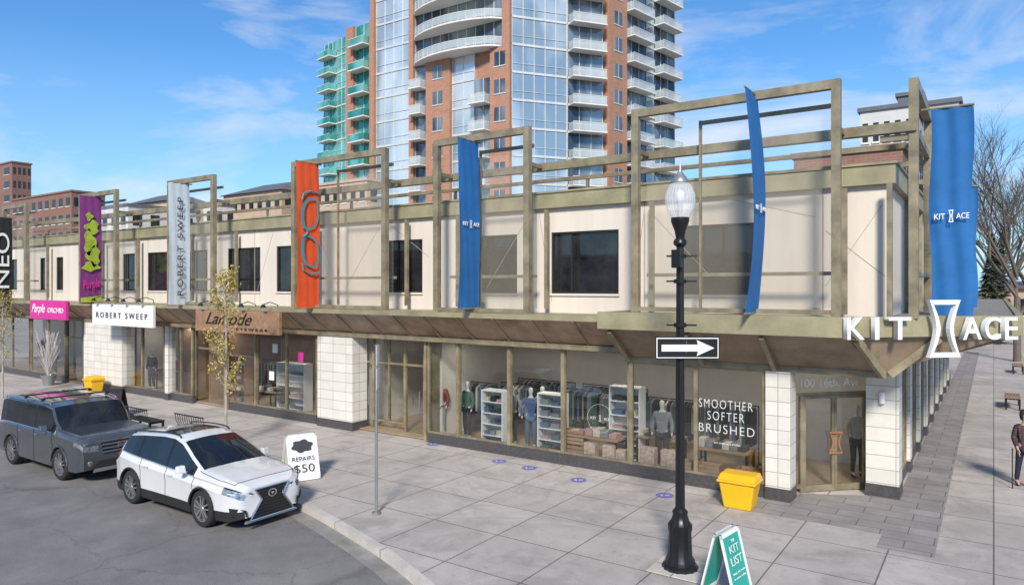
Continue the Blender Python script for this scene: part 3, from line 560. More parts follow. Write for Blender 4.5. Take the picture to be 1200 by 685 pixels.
def aboard(x,y,rz,w,h,mat,label,texts,spread=.3,frame=m_white):
    o=E('sandwich_board',(0,0,0),label,'sandwich board')
    for s_ in (-1,1):
        v=[Vector(p) for p in [(-w/2,s_*spread,0.02),(w/2,s_*spread,0.02),(w/2,s_*.03,h),(-w/2,s_*.03,h)]]; q=MB(); t=Vector((0,.025*s_,0))
        def P(i,j): return v[0].lerp(v[1],i).lerp(v[3].lerp(v[2],i),j)
        for (a,b,c,d) in ((0,1,0,.06),(0,1,.94,1),(0,.07,.0,1),(.93,1,.0,1)):
            q.add([P(a,c),P(b,c),P(b,d),P(a,d),P(a,c)+t,P(b,c)+t,P(b,d)+t,P(a,d)+t],[(0,1,2,3),(4,5,6,7),(0,1,5,4),(1,2,6,5),(2,3,7,6),(3,0,4,7)])
        q.build('frame',frame,o); q=MB(); t=t*.4
        q.add([P(.07,.06)+t,P(.93,.06)+t,P(.93,.94)+t,P(.07,.94)+t],[(0,1,2,3)]); q.build('panel',mat,o)
    up=Vector((0,spread-.03,h)).normalized(); nf=Vector((1,0,0)).cross(up)
    for s_,cz,w_,h_,mt in texts:
        c=Vector((0,-(spread-(spread-.03)*cz)-.02,.02+h*cz)); txt(s_,c+nf*.01,(1,0,0),up,w_,h_,mt,o,.003,bold=-.004)
    o.location=(x,y,0);o.rotation_euler=(0,0,rz); return o
x,y=g(851,697); aboard(x,y,math.radians(82),.62,1.0,m_sgreen,'teal and white sandwich board next to the street lamp base',[('THE',.84,.12,.045,m_white),('KIT',.73,.30,.11,m_white),('LIST',.57,.36,.12,m_white),('Shop the looks',.40,.40,.035,m_white),('in store today',.33,.38,.035,m_white),('kitandace.com',.16,.30,.03,m_white)],.28)
x,y=g(352,558); o=aboard(x,y,math.radians(66),.74,1.05,m_white,'white sandwich board with price lettering in front of the white car',[('REPAIRS',.46,.54,.10,m_ink),('$50',.24,.50,.22,m_ink)],.44)
def bp_(a_,z): return (a_,-(.44-.41*z/1.05)-.033,z)
q=MB(); q.add([bp_(.25*math.cos(a)*(1+.12*math.sin(6*a)),.79+.14*math.sin(a)*(1+.12*math.sin(6*a))) for a in [i*math.pi/16 for i in range(32)]],[tuple(range(32))]); q.build('round_print',m_ink,o)
x,y=g(135,488); aboard(x,y,math.radians(25),.7,1.0,m_dull,'black sandwich board with magenta writing behind the grey vehicle',[('Purple',.7,.4,.15,m_pink),('SALE',.4,.4,.14,m_pink)],.28,frame=m_dull)
def bench(label,loc,rz,wood=False,group=None):
    o=E('bench',(0,0,0),label,'bench',group); mt=m_wood if wood else m_black
    q=MB()
    for i in range(5): q.box(-.75,.75,-.22+i*.1,-.14+i*.1,.44,.47)
    q.build('seat',mt,o)
    if not wood:
        q=MB()
        for i in range(13): a=-.72+i*.12; q.path([(a,.24,.47),(a,.33,.65),(a,.36,.86)],.010,5)
        q.tube((-.75,.36,.86),(.75,.36,.86),.02); q.tube((-.75,.25,.5),(.75,.25,.5),.015); q.build('backrest',mt,o)
    for s_ in (-.68,.68):
        q=MB(); q.box(s_-.03,s_+.03,-.22,-.16,0,.44); q.box(s_-.03,s_+.03,.2,.26,0,.44); q.box(s_-.03,s_+.03,-.16,.2,.39,.439); q.build('leg',m_black,o)
    o.location=loc;o.rotation_euler=(0,0,rz)
bench('black slatted bench between the two parked vehicles',(-22.4,12.0,0),math.pi,group='black kerbside benches'); bench('black slatted bench behind the white car roof',(-19.7,12.2,0),math.pi,group='black kerbside benches')
bench('backless timber bench on the side street nearest the corner',(.62,33.5,0),math.pi/2,True); bench('backless timber bench farther along the side street',(1.1,47,0),math.pi/2,True)
x=fx(57,15.2); o=E('planter',(x,15.2,0),'round grey planter with bare whitened branches by the magenta sign','planter')
q=MB(); q.lathe([(0,.01),(.2,.01),(.34,.5),(.30,.5),(.28,.42),(0,.42)],(x,15.2,0),20); q.build('pot',m_grey,o,smooth=40)
q=MB()
for i in range(80):
    a=random.uniform(0,6.28); r=random.uniform(.1,.6); h=random.uniform(1.1,2.3); q.path([(x,15.2,.4),(x+r*.45*math.cos(a),15.2+r*.45*math.sin(a),.4+h*.5),(x+r*math.cos(a+.3),15.2+r*math.sin(a+.3),.4+h)],.009,4)
q.build('branches',mk('white_twigs',(.6,.56,.53),.8),o)
# ---------------- trees
def twigs(q,p,d,L_,r,dep,up=.15,br=3):
    e=p+d*L_; q.tube(p,e,r,r*.62,n=5 if dep>1 else 3)
    if dep==0: return
    for i in range(br):
        nd=(d+Vector((random.uniform(-1,1),random.uniform(-1,1),random.uniform(-.5,.8)))*.62+Vector((0,0,up))).normalized()
        s=random.uniform(.45,1) if i else 1
        twigs(q,p.lerp(e,s),nd,L_*random.uniform(.62,.85),r*.58,dep-1,up,br)
m_bark=mk('grey_bark',(.13,.105,.085),.9,var=.3,sc=8); m_pale=mk('pale_bark',(.38,.35,.30),.9,var=.3,sc=8)
def leaves(q,pts,n,sp,s0,s1):
    for i in range(n):
        p=random.choice(pts)+Vector((random.gauss(0,sp),random.gauss(0,sp),random.gauss(0,sp)))
        a=Vector((random.uniform(-1,1),random.uniform(-1,1),random.uniform(-1,1))).normalized(); b=a.orthogonal().normalized(); s=random.uniform(s0,s1)
        q.add([p-a*s,p+b*s*.6,p+a*s,p-b*s*.6],[(0,1,2,3)],random.randint(0,2))
ly3=[mk('yellow_leaf',(.42,.30,.05),.6,var=.2),mk('olive_leaf',(.24,.20,.05),.6,var=.2),mk('gold_leaf',(.55,.42,.12),.6,var=.2)]
def young(x,y,h,wd,label,n):
    o=E('young_tree',(x,y,0),label,'tree','slim yellow leaved street trees'); q=MB(); q.tube((x,y,0),(x+.03,y,h*.5),.045,.03,8); q.tube((x+.03,y,h*.5),(x,y,h),.03,.008,6); q.build('trunk',m_pale,o)
    q=MB(); pts=[]
    for i in range(60):
        z=h*random.uniform(.27,.98); a=random.uniform(0,6.28); r=wd*(1.05-abs(z/h-.5)*1.3)*random.uniform(.4,1); e=Vector((x+r*math.cos(a),y+r*math.sin(a),z+r*1.3)); q.tube((x,y,z),e,.010,.004,4); pts+=[e,Vector((x,y,z)).lerp(e,.6),e+Vector((0,0,.12))]
    q.build('branches',m_pale,o); q=MB(); leaves(q,pts,n,.06,.018,.04); q.build('crown',ly3,o)
young(-18.4,12.2,5.1,.5,'slim young tree with sparse yellow leaves behind the white car',2500)
young(fx(3,12.4),12.4,4.2,.8,'slim yellow leaved tree cut by the left picture edge',1600)
def bare(px,D,h,label,dep=5):
    x,y=cw(A_(px)*D,D); o=E('bare_tree',(x,y,0),label,'tree','bare trees along the side street'); q=MB(); q.tube((x,y,0),(x,y,h*.25),.22,.17,10); q.build('trunk',m_bark,o)
    q=MB()
    for i in range(6):
        a=i*1.05+random.random(); twigs(q,Vector((x,y,h*(.17+.04*i))),Vector((.6*math.cos(a),.6*math.sin(a),1)).normalized(),h*.22,.13,dep,.10)
    q.build('branches',m_bark,o)
bare(1192,44,16,'large bare tree at the right picture edge nearest the junction',6); bare(1168,62,16,'bare tree behind the blue banners at the far street end'); bare(1205,70,17,'bare tree farthest right down the side street')
def conifer(px,D,h,r,label):
    x,y=cw(A_(px)*D,D); o=E('conifer',(x,y,0),label,'tree','dark conifers at the street end'); q=MB(); q.tube((x,y,0),(x,y,h),.2,.02,8); q.build('trunk',m_bark,o); q=MB()
    for i in range(3000):
        t=random.random()**.7; z=h*(.08+.92*(1-t)); rr=r*t*random.uniform(.4,1); a=random.uniform(0,6.28); p=Vector((x+rr*math.cos(a),y+rr*math.sin(a),z-rr*.25)); d=Vector((math.cos(a),math.sin(a),-.3)).normalized(); b=Vector((-math.sin(a),math.cos(a),random.uniform(-.4,.4))); s=random.uniform(.15,.38)
        q.add([p-b*s*.5,p+d*s,p+b*s*.5,p-d*s*.4],[(0,1,2,3)],random.randint(0,1))
    q.build('crown',[mk('needle_dark',(.025,.04,.025),.9),mk('needle_mid',(.05,.07,.035),.9)],o)
conifer(1163,58,9,1.9,'dark conifer behind the sign emblem on the side street'); conifer(1176,80,11,2.6,'taller dark conifer farther down the side street')
# ---------------- towers
m_tb=tiles('tower_brick',(.43,.195,.115),(.37,.165,.10),(.36,.27,.21),.6,.2,.02,.5,var=.12)
def tglass(n,c0,c1,sc,p0=.42,p1=.58):
    m,nt,N,L,b=newmat(n); tc=N.new('ShaderNodeTexCoord'); mp=N.new('ShaderNodeMapping'); mp.inputs['Scale'].default_value=(1,1,.35); L.new(tc.outputs['Object'],mp.inputs[0]); nz=N.new('ShaderNodeTexNoise'); nz.inputs['Scale'].default_value=sc; nz.inputs['Detail'].default_value=3; nz.inputs['Distortion'].default_value=.6; L.new(mp.outputs[0],nz.inputs['Vector'])
    r=N.new('ShaderNodeValToRGB'); r.color_ramp.elements[0].position=p0; r.color_ramp.elements[1].position=p1; r.color_ramp.elements[0].color=(*c0,1); r.color_ramp.elements[1].color=(*c1,1); L.new(nz.outputs[0],r.inputs[0]); L.new(r.outputs[0],b.inputs['Base Color'])
    b.inputs['Metallic'].default_value=.45; b.inputs['Roughness'].default_value=.08; return m
m_tg=tglass('tower_glass',(.30,.39,.45),(.68,.75,.78),.16,.40,.60); m_tg2=tglass('tower_glass_dark',(.06,.08,.10),(.34,.40,.43),.3,.4,.65)
m_bal=mk('balcony_concrete',(.70,.68,.64),.7,var=.08); m_rail=veil('railing_glass',(.66,.71,.72),.38,.1); m_fr=mk('tower_mullion',(.60,.61,.60),.5,.2)
m_tgr=tglass('green_glass',(.04,.30,.25),(.25,.62,.55),.25)
def hit(px,A,Bp):
    r=Vector(cw(A_(px),1)); d=(Bp-A).normalized(); det=r.x*(-d.y)+d.x*r.y; D=(A.x*(-d.y)+d.x*A.y)/det; return (Vector((D*r.x,D*r.y))-A).dot(d)
def face(T,pa,da,pb,db,bays,z0,nf,fh,gmat=None):
    A=Vector(cw(A_(pa)*da,da));Bp=Vector(cw(A_(pb)*db,db)); u=(Bp-A).normalized(); n=Vector((u.y,-u.x)); Lf=(Bp-A).length
    w=MB(); w.pbox(A,u,n,0,Lf,-.6,-.3,0,z0+nf*fh); w.build('wall',m_tb if not gmat else gmat,T)
    for (p0,p1,kind,lo,hi) in bays:
        s0,s1=hit(p0,A,Bp),hit(p1,A,Bp)
        if kind in('brick','bwin'):
            q=MB(); q.pbox(A,u,n,s0,s1,-.3,.5,z0+lo*fh-6*(lo==0),z0+hi*fh); q.build('brick_pier',m_tb,T)
            if kind=='bwin':
                for k in range(lo,hi): z=z0+k*fh; sm=(s0+s1)/2; q=MB(); q.pbox(A,u,n,sm-.75,sm+.75,.5,.53,z+.9,z+2.5,0); q.pbox(A,u,n,sm-.85,sm+.85,.5,.58,z+.78,z+.9,1); q.pbox(A,u,n,sm-.03,sm+.03,.53,.55,z+.9,z+2.5,1); q.build('window',[m_tg2,m_fr],T)
            continue
        for k in range(lo,hi):
            z=z0+k*fh; q=MB()
            q.pbox(A,u,n,s0,s1,-.3,-.05,z+.25,z+fh,0)
            nb=max(1,int((s1-s0)/1.25))
            for i in range(nb+1): s=s0+(s1-s0)*i/nb; q.pbox(A,u,n,s-.035,s+.035,-.05,.03,z+.25,z+fh,1)
            q.pbox(A,u,n,s0,s1,-.05,.035,z+1.1,z+1.15,1); q.pbox(A,u,n,s0,s1,-.3,.06,z,z+.25,1)
            q.build('window',[ (gmat or (m_tg if kind=='glass' else m_tg2)),m_fr],T)
            if kind in('balc','curve'):
                q=MB();r=MB()
                if kind=='balc':
                    q.pbox(A,u,n,s0+.1,s1-.1,.07,1.5,z-.04,z+.12); b=q.build('balcony',m_bal,T)
                    r.pbox(A,u,n,s0+.12,s1-.12,1.4,1.44,z+.18,z+1.05); r.pbox(A,u,n,s0+.12,s0+.16,.1,1.4,z+.18,z+1.05); r.pbox(A,u,n,s1-.16,s1-.12,.1,1.4,z+.18,z+1.05)
                    r.build('railing',m_rail if not gmat else gmat,b); r=MB(); r.pbox(A,u,n,s0+.1,s1-.1,1.38,1.46,z+1.05,z+1.10)
                    kk=max(2,int((s1-s0)/.9))
                    for i in range(kk+1): s=s0+.13+(s1-s0-.26)*i/kk; r.pbox(A,u,n,s-.02,s+.02,1.385,1.4,z+.12,z+1.05)
                    r.build('handrail',m_bal,b)
                else:
                    ns=14; arc=[(s0+(s1-s0)*i/ns,.3+2.2*math.sin(math.pi*i/ns)**.6) for i in range(ns+1)]
                    P=lambda a_,b_:(A.x+u.x*a_+n.x*b_,A.y+u.y*a_+n.y*b_)
                    q.prism([P(s0,.06)]+[P(*c) for c in arc]+[P(s1,.06)],z-.05,z+.14); b=q.build('balcony',m_bal,T)
                    for c,d in zip(arc,arc[1:]): r.prism([P(*c),P(*d),P(d[0],d[1]-.05),P(c[0],c[1]-.05)],z+.22,z+1.05)
                    r.build('railing',m_rail,b); r=MB()
                    for c,d in zip(arc,arc[1:]): r.prism([P(*c),P(*d),P(d[0],d[1]-.08),P(c[0],c[1]-.08)],z+1.05,z+1.10); r.tube((*P(c[0],c[1]-.02),z+.1),(*P(c[0],c[1]-.02),z+1.05),.025,n=4)
                    r.build('handrail',m_bal,b)
T=E('apartment_tower',(*cw(0,90),0),'tall brick and glass apartment tower with white balconies behind the shops','tower')
fh=3.15; z0=10.0; NF=11
face(T,437,92,600,80,[(441,482,'glass',0,NF),(437,441,'brick',0,NF),(482,487,'brick',0,NF),(487,590,'curve',7,NF),(487,502,'balc',0,7),(502,530,'bwin',0,7),(530,556,'glass',0,7),(556,577,'balc',0,6),(577,600,'bwin',0,7),(591,600,'brick',7,NF)],z0,NF,fh)
face(T,600,80,710,84,[(600,664,'glass',0,NF),(665,706,'balc',0,NF)],z0,NF,fh)
face(T,710,84,792,95,[(710,731,'bwin',0,NF),(731,757,'balc',0,NF),(757,766,'glass',0,NF),(766,790,'balc',0,NF)],z0,NF,fh)
q=MB(); q.prism([cw(A_(437)*93,93),cw(A_(600)*81,81),cw(A_(710)*85,85),cw(A_(791)*96,96),cw(A_(790)*112,112),cw(A_(450)*115,115)],0,z0+NF*fh+.5); q.build('core',m_tb,T)
T=E('apartment_block',(*cw(-25,105),0),'lower brick apartment block with green glazed balconies left of the tower','building')
face(T,409,100,442,96,[(409,417,'brick',0,10),(417,436,'balc',0,10),(436,442,'brick',0,10)],8,10,3.3,m_tgr)
q=MB(); q.prism([cw(A_(409)*101,101),cw(A_(442)*97,97),cw(A_(445)*115,115),cw(A_(412)*120,120)],0,41.2); q.build('core',m_tb,T)
T=E('glass_tower',(*cw(-28,118),0),'teal green glass tower at the far left of the high rises','tower')
face(T,379,120,411,114,[(380,395,'balc',0,14),(395,411,'glass',0,14)],6.5,14,2.78,m_tgr)
q=MB(); q.prism([cw(A_(379)*121,121),cw(A_(411)*115,115),cw(A_(415)*135,135),cw(A_(385)*140,140)],0,45.7); q.build('core',m_tgr,T)
# ---------------- lower buildings beyond
m_br=tiles('far_brick',(.26,.12,.085),(.225,.10,.07),(.24,.18,.15),.6,.2,.02,.5,var=.15); m_tan=mk('tan_render',(.46,.34,.25),.9,var=.12,sc=.5); m_lg=mk('pale_panel',(.56,.56,.55),.8,var=.08,sc=.5); m_dg=mk('charcoal_panel',(.11,.12,.14),.7,var=.15)
def far(p0,p1,yt,Y,dp,mat,label,rows=3,cols=6,name='apartment_building',roof='flat',fh=3.2,wm=m_ug,cat='building'):
    x0,x1=fx(p0,Y),fx(p1,Y); zt=zz((p0+p1)/2,yt,Y); o=E(name,((x0+x1)/2,Y,0),label,cat)
    BX('wall',mat,o,x0,x1,Y,Y+dp,0,zt)
    if roof=='flat': BX('parapet',m_dg if mat is m_lg else mat,o,x0-.2,x1+.2,Y-.2,Y+dp+.2,zt,zt+.35)
    else:
        q=MB(); h=(x1-x0)*.14; q.add([(x0-.5,Y-.5,zt),(x1+.5,Y-.5,zt),(x1+.5,Y+dp,zt),(x0-.5,Y+dp,zt),((x0*.75+x1*.25),Y+dp/2,zt+h),((x0*.25+x1*.75),Y+dp/2,zt+h)],[(0,1,5,4),(1,2,5),(2,3,4,5),(3,0,4)]); q.build('roof',m_dg,o)
    for r in range(rows):
        for c in range(cols):
            xa=x0+(x1-x0)*(c+.25)/cols; xb=x0+(x1-x0)*(c+.75)/cols; z=zt-1.0-r*fh
            wo=BX('window',wm,o,xa,xb,Y-.06,Y+.03,z-1.6,z); BX('sill',m_bal,wo,xa-.1,xb+.1,Y-.12,Y,z-1.75,z-1.6)
    for c in range(4):
        ya=Y+dp*(c+.25)/4
        for r in range(rows): z=zt-1-r*fh; BX('window',wm,o,x1-.03,x1+.06,ya,ya+dp/8,z-1.6,z)
far(-70,14,200,70,4,m_br,'taller dark red brick block at the far left picture edge',4,8)
far(14,84,230,62,6,m_br,'lower red brick block with window rows at the far left',3,9)
far(118,150,243,50,10,m_lg,'small pale building just right of the brick blocks',1,3); far(146,196,238,60,8,m_tan,'tan house row with dark hipped roof behind the left roofline',1,5,roof='hip',name='house',cat='house')
far(205,250,242,66,8,m_lg,'pale flat roofed building behind the grey blue banner',2,5)
far(262,330,226,70,10,m_tan,'tan apartment house with dark hipped roof left of the towers',2,7,roof='hip',name='house',cat='house')
far(350,430,216,64,10,m_tan,'tan brick building behind the orange banner portal',2,8)
far(1008,1072,128,66,10,m_lg,'pale grey modern apartment block with charcoal top behind the corner',4,5); far(1052,1080,112,80,10,m_dg,'charcoal modern block rising behind the pale grey one',5,3)
far(1082,1124,122,64,10,m_lg,'pale modern block behind the wide blue banner',5,4)
far(930,1058,180,52,10,m_br,'low red brick building behind the corner roofline',2,8); far(1150,1230,338,85,10,m_tan,'low tan house at the end of the side street',1,4,roof='hip',name='house',cat='house')
for i,(x0,x1,h,mt) in enumerate([(-60,-38,8,m_br),(-36,-16,7,m_lg),(-14,6,9,m_tan)]):
    o=E('street_building',((x0+x1)/2,-20,0),['red brick building opposite, reflected at the left','pale building opposite, reflected in the middle windows','tan building opposite, reflected near the corner'][i],'building')
    BX('wall',mt,o,x0,x1,-30,-20,-.13,h); BX('cornice',m_dg,o,x0-.2,x1+.2,-30.2,-19.8,h,h+.3)
    for r in range(2):
        for c in range(6): xa=x0+(x1-x0)*(c+.2)/6; BX('window',m_ug,o,xa,xa+(x1-x0)/10,-20.02,-19.94,1+r*3.4,3.2+r*3.2)
for i,(px,Y,wd,h) in enumerate([(852,24,1.3,.9),(420,23,2.4,1.1),(395,25,1.6,1.4),(240,24,2,.9)]):
    x=fx(px,Y); o=E('rooftop_unit',(x,Y,6.85),['white ventilation unit on the roof behind the first portal','beige ventilation unit on the roof behind the third portal','taller beige unit beside another on the roof','grey unit on the roof behind the fourth portal'][i],'ventilation unit')
    BX('housing',m_lg if i in(0,3) else m_tan,o,x-wd/2,x+wd/2,Y-.5,Y+.5,6.95,6.95+h+.3,bevel=.03)
    for k in range(6): BX('louvre',m_dg,o,x-wd/2+.1,x+wd/2-.1,Y-.53,Y-.505,7.1+k*h*.15,7.1+k*h*.15+.05)
    BX('curb',m_grey,o,x-wd/2-.05,x+wd/2+.05,Y-.55,Y+.55,6.852,6.945)
# ---------------- cars
m_tyre=mk('tyre_rubber',(.022,.022,.023),.85,var=.2,sc=20); m_rim=mk('alloy',(.50,.51,.52),.3,.8,var=.08); m_cg=mk('car_glass',(.012,.015,.018),.03,0,var=.4,sc=1.5,spec=.7); m_hl=mk('headlight_lens',(.30,.33,.35),.06,.5,var=.75,sc=14,coat=1); m_tl=mk('tail_lens',(.35,.01,.01),.1,var=.2,coat=1); m_chr=mk('chrome',(.7,.7,.72),.12,1,var=.03)
def interp(t,x):
    if x<=t[0][0]: return t[0][1]
    for (a,b),(c,d) in zip(t,t[1:]):
        if x<=c: return b+(d-b)*(x-a)/(c-a)
    return t[-1][1]
def car(name,label,cat,P,paint,group=None):
    o=E(name,(0,0,0),label,cat,group); Lh=P['L']/2; Wh=P['W']/2; R=P['R']; ax=P['ax']; RA=R+.05
    key=sorted(set([round(-Lh+i*P['L']/90,3) for i in range(91)]+[P['cowl'],P['hdr'],P['bh'],P['bg'],P['hl'],P['hood']]+[w_ for ww in P['wins'] for w_ in ww]+P['seams']+[a+s*RA for a in ax for s in(-1,1)]))
    def sec(x):
        zt=interp(P['top'],x); zb=interp(P['belt'],x); w=Wh*interp(P['plan'],x); sill=P['sill']+max(0,abs(x)-Lh+.25)*.25
        za=sill
        for a in ax:
            if abs(x-a)<RA: za=max(za,R+math.sqrt(RA*RA-(x-a)**2))
        cab=max(0,min(1,(zt-zb-.06)/.3)); zr=zt-.05-.03*cab if zt-zb>.1 else zb+(zt-zb)*.55
        wt=w-.05-P['tumble']*max(0,zr-zb)-.06*(1-cab); cr=P.get('crease',.012)
        return [(0,P['sill']),(.62*w,P['sill']),(.62*w,za),(.965*w,za+.0),(w*.985,max(.42,za+.02)),(w*.985-.0,max(zb-.30,za+.03)),(w,max(zb-.15,za+.045)),(w-cr,max(zb-.045,za+.06)),(w-.045,max(zb,za+.07)),(wt,max(zr,za+.08)),(wt-.06,max(zr+.035,za+.09)),(wt*.8,zt-.012*(1+cab)+.005*(1-cab)),(wt*.45,zt-.004*(1+cab)),(0,zt)]
    secs=[sec(x) for x in key]; nr=14
    parts={}
    def put(nm,quad): parts.setdefault(nm,MB()).add(quad,[tuple(range(len(quad)))])
    for i in range(len(key)-1):
        xm=(key[i]+key[i+1])/2
        for j in range(nr-1):
            for s_ in (1,-1):
                nm='body'; sd='L' if s_>0 else 'R'
                if j<=2: nm='underbody'
                if j==8 and P['g0']<xm<P['g1']:
                    nm='pillar'+sd
                    for k,(a,b) in enumerate(P['wins']):
                        if a<xm<b: nm='side_window'+sd+str(k)
                if j>=10 and P['hdr']<xm<P['cowl']: nm='windscreen'
                if j>=10 and P['bg']<xm<P['bh']: nm='rear_window'
                if j>=9 and P['cowl']<xm<P['hood']: nm='hood'
                if j==6 and xm>P['hl']: nm='headlight'+sd
                if j in (6,7) and xm<-P['hl']+.05: nm='taillight'+sd
                if 3<=j<=7 and P['seams'][1]<xm<P['seams'][2]: nm='front_door'+sd
                if 3<=j<=7 and P['seams'][0]<xm<P['seams'][1]: nm='rear_door'+sd
                if j==3: nm='lower_trim' if P.get('clad') else nm
                if P.get('sunroof') and j>=11 and P['sunroof'][0]<xm<P['sunroof'][1]: nm='sunroof'
                a,b=secs[i][j],secs[i][j+1]; c,d=secs[i+1][j+1],secs[i+1][j]
                put(nm,[(key[i],s_*a[0],a[1]),(key[i],s_*b[0],b[1]),(key[i+1],s_*c[0],c[1]),(key[i+1],s_*d[0],d[1])])
    for e in (0,-1):
        s_=secs[e]; put('body',[(key[e],y,z) for y,z in s_]+[(key[e],-y,z) for y,z in s_[::-1][1:-1]])
    MT={'body':paint,'hood':paint,'underbody':m_dull,'pillar':m_black,'side_window':m_cg,'windscreen':m_cg,'rear_window':m_cg,'headlight':m_hl,'taillight':m_tl,'front_door':paint,'rear_door':paint,'lower_trim':m_dull,'sunroof':m_cg}
    for nm,mb in parts.items():
        base=nm.rstrip('0123456789LR'); me=mb.build(base,MT[base],o)
        bm=bmesh.new(); bm.from_mesh(me.data); bmesh.ops.remove_doubles(bm,verts=bm.verts,dist=.0008); bmesh.ops.recalc_face_normals(bm,faces=bm.faces); bm.to_mesh(me.data); bm.free()
        me.data.polygons.foreach_set('use_smooth',[True]*len(me.data.polygons)); me.data.set_sharp_from_angle(angle=math.radians(30))
    for x in P['seams']:
        for s_ in (1,-1):
            s=sec(x); q=MB(); q.path([(x,s_*(s[j][0]+.001),s[j][1]) for j in range(3,9)],.007,4); q.build('door_seam',m_dull,o)
    q=MB(); hx=[P['cowl']-.05+(P['hood']-P['cowl']+.05)*i/12 for i in range(13)]
    for s_ in (1,-1): q.path([(x,s_*sec(x)[9][0],sec(x)[9][1]+.002) for x in hx],.007,4)
    s=sec(P['hood']); q.path([(P['hood'],y,z+.002) for y,z in [(-a,b) for a,b in s[9:]]+[(a,b) for a,b in s[9:][::-1]]],.007,4); q.build('hood_seam',m_dull,o)
    for s_ in (1,-1):
        q=MB(); q.path([(x,s_*(sec(x)[8][0]+.004),sec(x)[8][1]) for x in [P['g0']+(P['g1']-P['g0'])*i/10 for i in range(11)]],.010,5); q.build('window_trim',m_chr,o)
        q=MB(); xw=P['cowl']-.04; q.path([(xw,s_*.15-.1,interp(P['top'],xw)+.015),(xw-.22,s_*.3+.12,interp(P['top'],xw-.22)+.0)],.010,4); q.build('wiper',m_dull,o)
        for a in (P['seams'][1]+.10,P['seams'][0]+.14):
            s=sec(a+.1); q=MB(); q.bar((a,s_*(s[6][0]+.02),s[6][1]+.02),(a+.2,s_*(s[6][0]+.02),s[6][1]+.02),.025,.03); q.build('door_handle',paint if not P.get('chromeh') else m_chr,o,bevel=.005)
        xm=P['cowl']-.42; s=sec(xm); q=MB(); yb=s[8][0]
        q.add([(xm+.10,s_*(yb+.06),s[8][1]+.03),(xm+.06,s_*(yb+.24),s[8][1]+.05),(xm-.06,s_*(yb+.24),s[8][1]+.05),(xm-.06,s_*(yb+.06),s[8][1]+.03),(xm+.06,s_*(yb+.07),s[8][1]+.19),(xm+.03,s_*(yb+.22),s[8][1]+.18),(xm-.06,s_*(yb+.22),s[8][1]+.18),(xm-.06,s_*(yb+.07),s[8][1]+.19)],[(0,1,2,3),(4,5,6,7),(0,1,5,4),(1,2,6,5),(2,3,7,6),(3,0,4,7)])
        q.bar((xm,s_*(yb-.02),s[8][1]+.03),(xm,s_*(yb+.1),s[8][1]+.06),.06,.04); q.build('mirror',paint,o,bevel=.02)
        q=MB(); pts=[(x,s_*(sec(x)[10][0]-.0),sec(x)[10][1]+.055) for x in [P['hdr']-.25-(P['hdr']-.25-P['bh']-.1)*i/8 for i in range(9)]]
        q.path([(pts[0][0]+.06,pts[0][1],pts[0][2]-.05)]+pts+[(pts[-1][0]-.06,pts[-1][1],pts[-1][2]-.05)],.016,6); q.build('roof_rail',m_grey if P.get('chromeh') else m_black,o,smooth=50)
    if P.get('rackbars'):
        for xx in (.1,-.9):
            s=sec(xx); q=MB(); q.bar((xx,-s[10][0],s[10][1]+.12),(xx,s[10][0],s[10][1]+.12),.07,.03)
            for sd_ in(-1,1): q.box(xx-.05,xx+.05,sd_*s[10][0]-.03,sd_*s[10][0]+.03,s[10][1]+.04,s[10][1]+.12)
            q.build('rack_bar',m_black,o)
    for a in ax:
        for s_ in (1,-1):
            yc=s_*(Wh-.125)
            wq=MB(); wq.lathe([(R*.70,-.11),(R*.9,-.115),(R*.98,-.09),(R,-.04),(R,.04),(R*.98,.09),(R*.9,.115),(R*.70,.11),(R*.68,.0),(R*.70,-.11)],(a,yc,R),36,'y')
            wo=wq.build('wheel',m_tyre,o,smooth=50)
            rq=MB(); yo=yc+s_*.085; rq.lathe([(R*.72,s_*.02),(R*.67,s_*.015),(R*.65,-s_*.05),(R*.65,-s_*.09)],(a,yo,R),30,'y'); rq.lathe([(R*.16,s_*.0),(R*.13,s_*.012),(0,s_*.014)],(a,yo,R),16,'y')
            for k in range(P['spokes']):
                t=2*math.pi*k/P['spokes']+.3; dx,dz=math.cos(t),math.sin(t); px_,pz_=-dz,dx
                for off in (-.04,.04):
                    rq.bar((a+dx*R*.1+px_*off*.5,yo-s_*.005,R+dz*R*.1+pz_*off*.5),(a+dx*R*.67+px_*off*1.4,yo+s_*.0,R+dz*R*.67+pz_*off*1.4),.03,.03)
            rq.build('rim',m_rim,wo); dq=MB(); dq.lathe([(0,0),(R*.66,0)],(a,yo-s_*.07,R),24,'y'); dq.build('brake_disc',m_dull,wo)
            q=MB(); q.path([(a+RA*math.cos(t),s_*(Wh*interp(P['plan'],a)-.005),R+RA*math.sin(t)) for t in [math.pi*(.02+.96*i/14) for i in range(15)]],.024 if P.get('clad') else .016,6); q.build('wheel_arch',m_dull if P.get('clad') else paint,o,smooth=60)
    return o
def xprism(m,pts,x0,x1,sl=0):
    n=len(pts); m.add([(x0-sl*max(0,z-.5),y,z) for y,z in pts]+[(x1-sl*max(0,z-.5),y,z) for y,z in pts],[tuple(range(n))[::-1],tuple(range(n,2*n))]+[(i,(i+1)%n,n+(i+1)%n,n+i) for i in range(n)])
m_pw=mk('pearl_white_paint',(.66,.67,.68),.22,0,var=.015,coat=1); m_pg=mk('grey_car_paint',(.12,.135,.15),.25,.6,var=.05,coat=1)
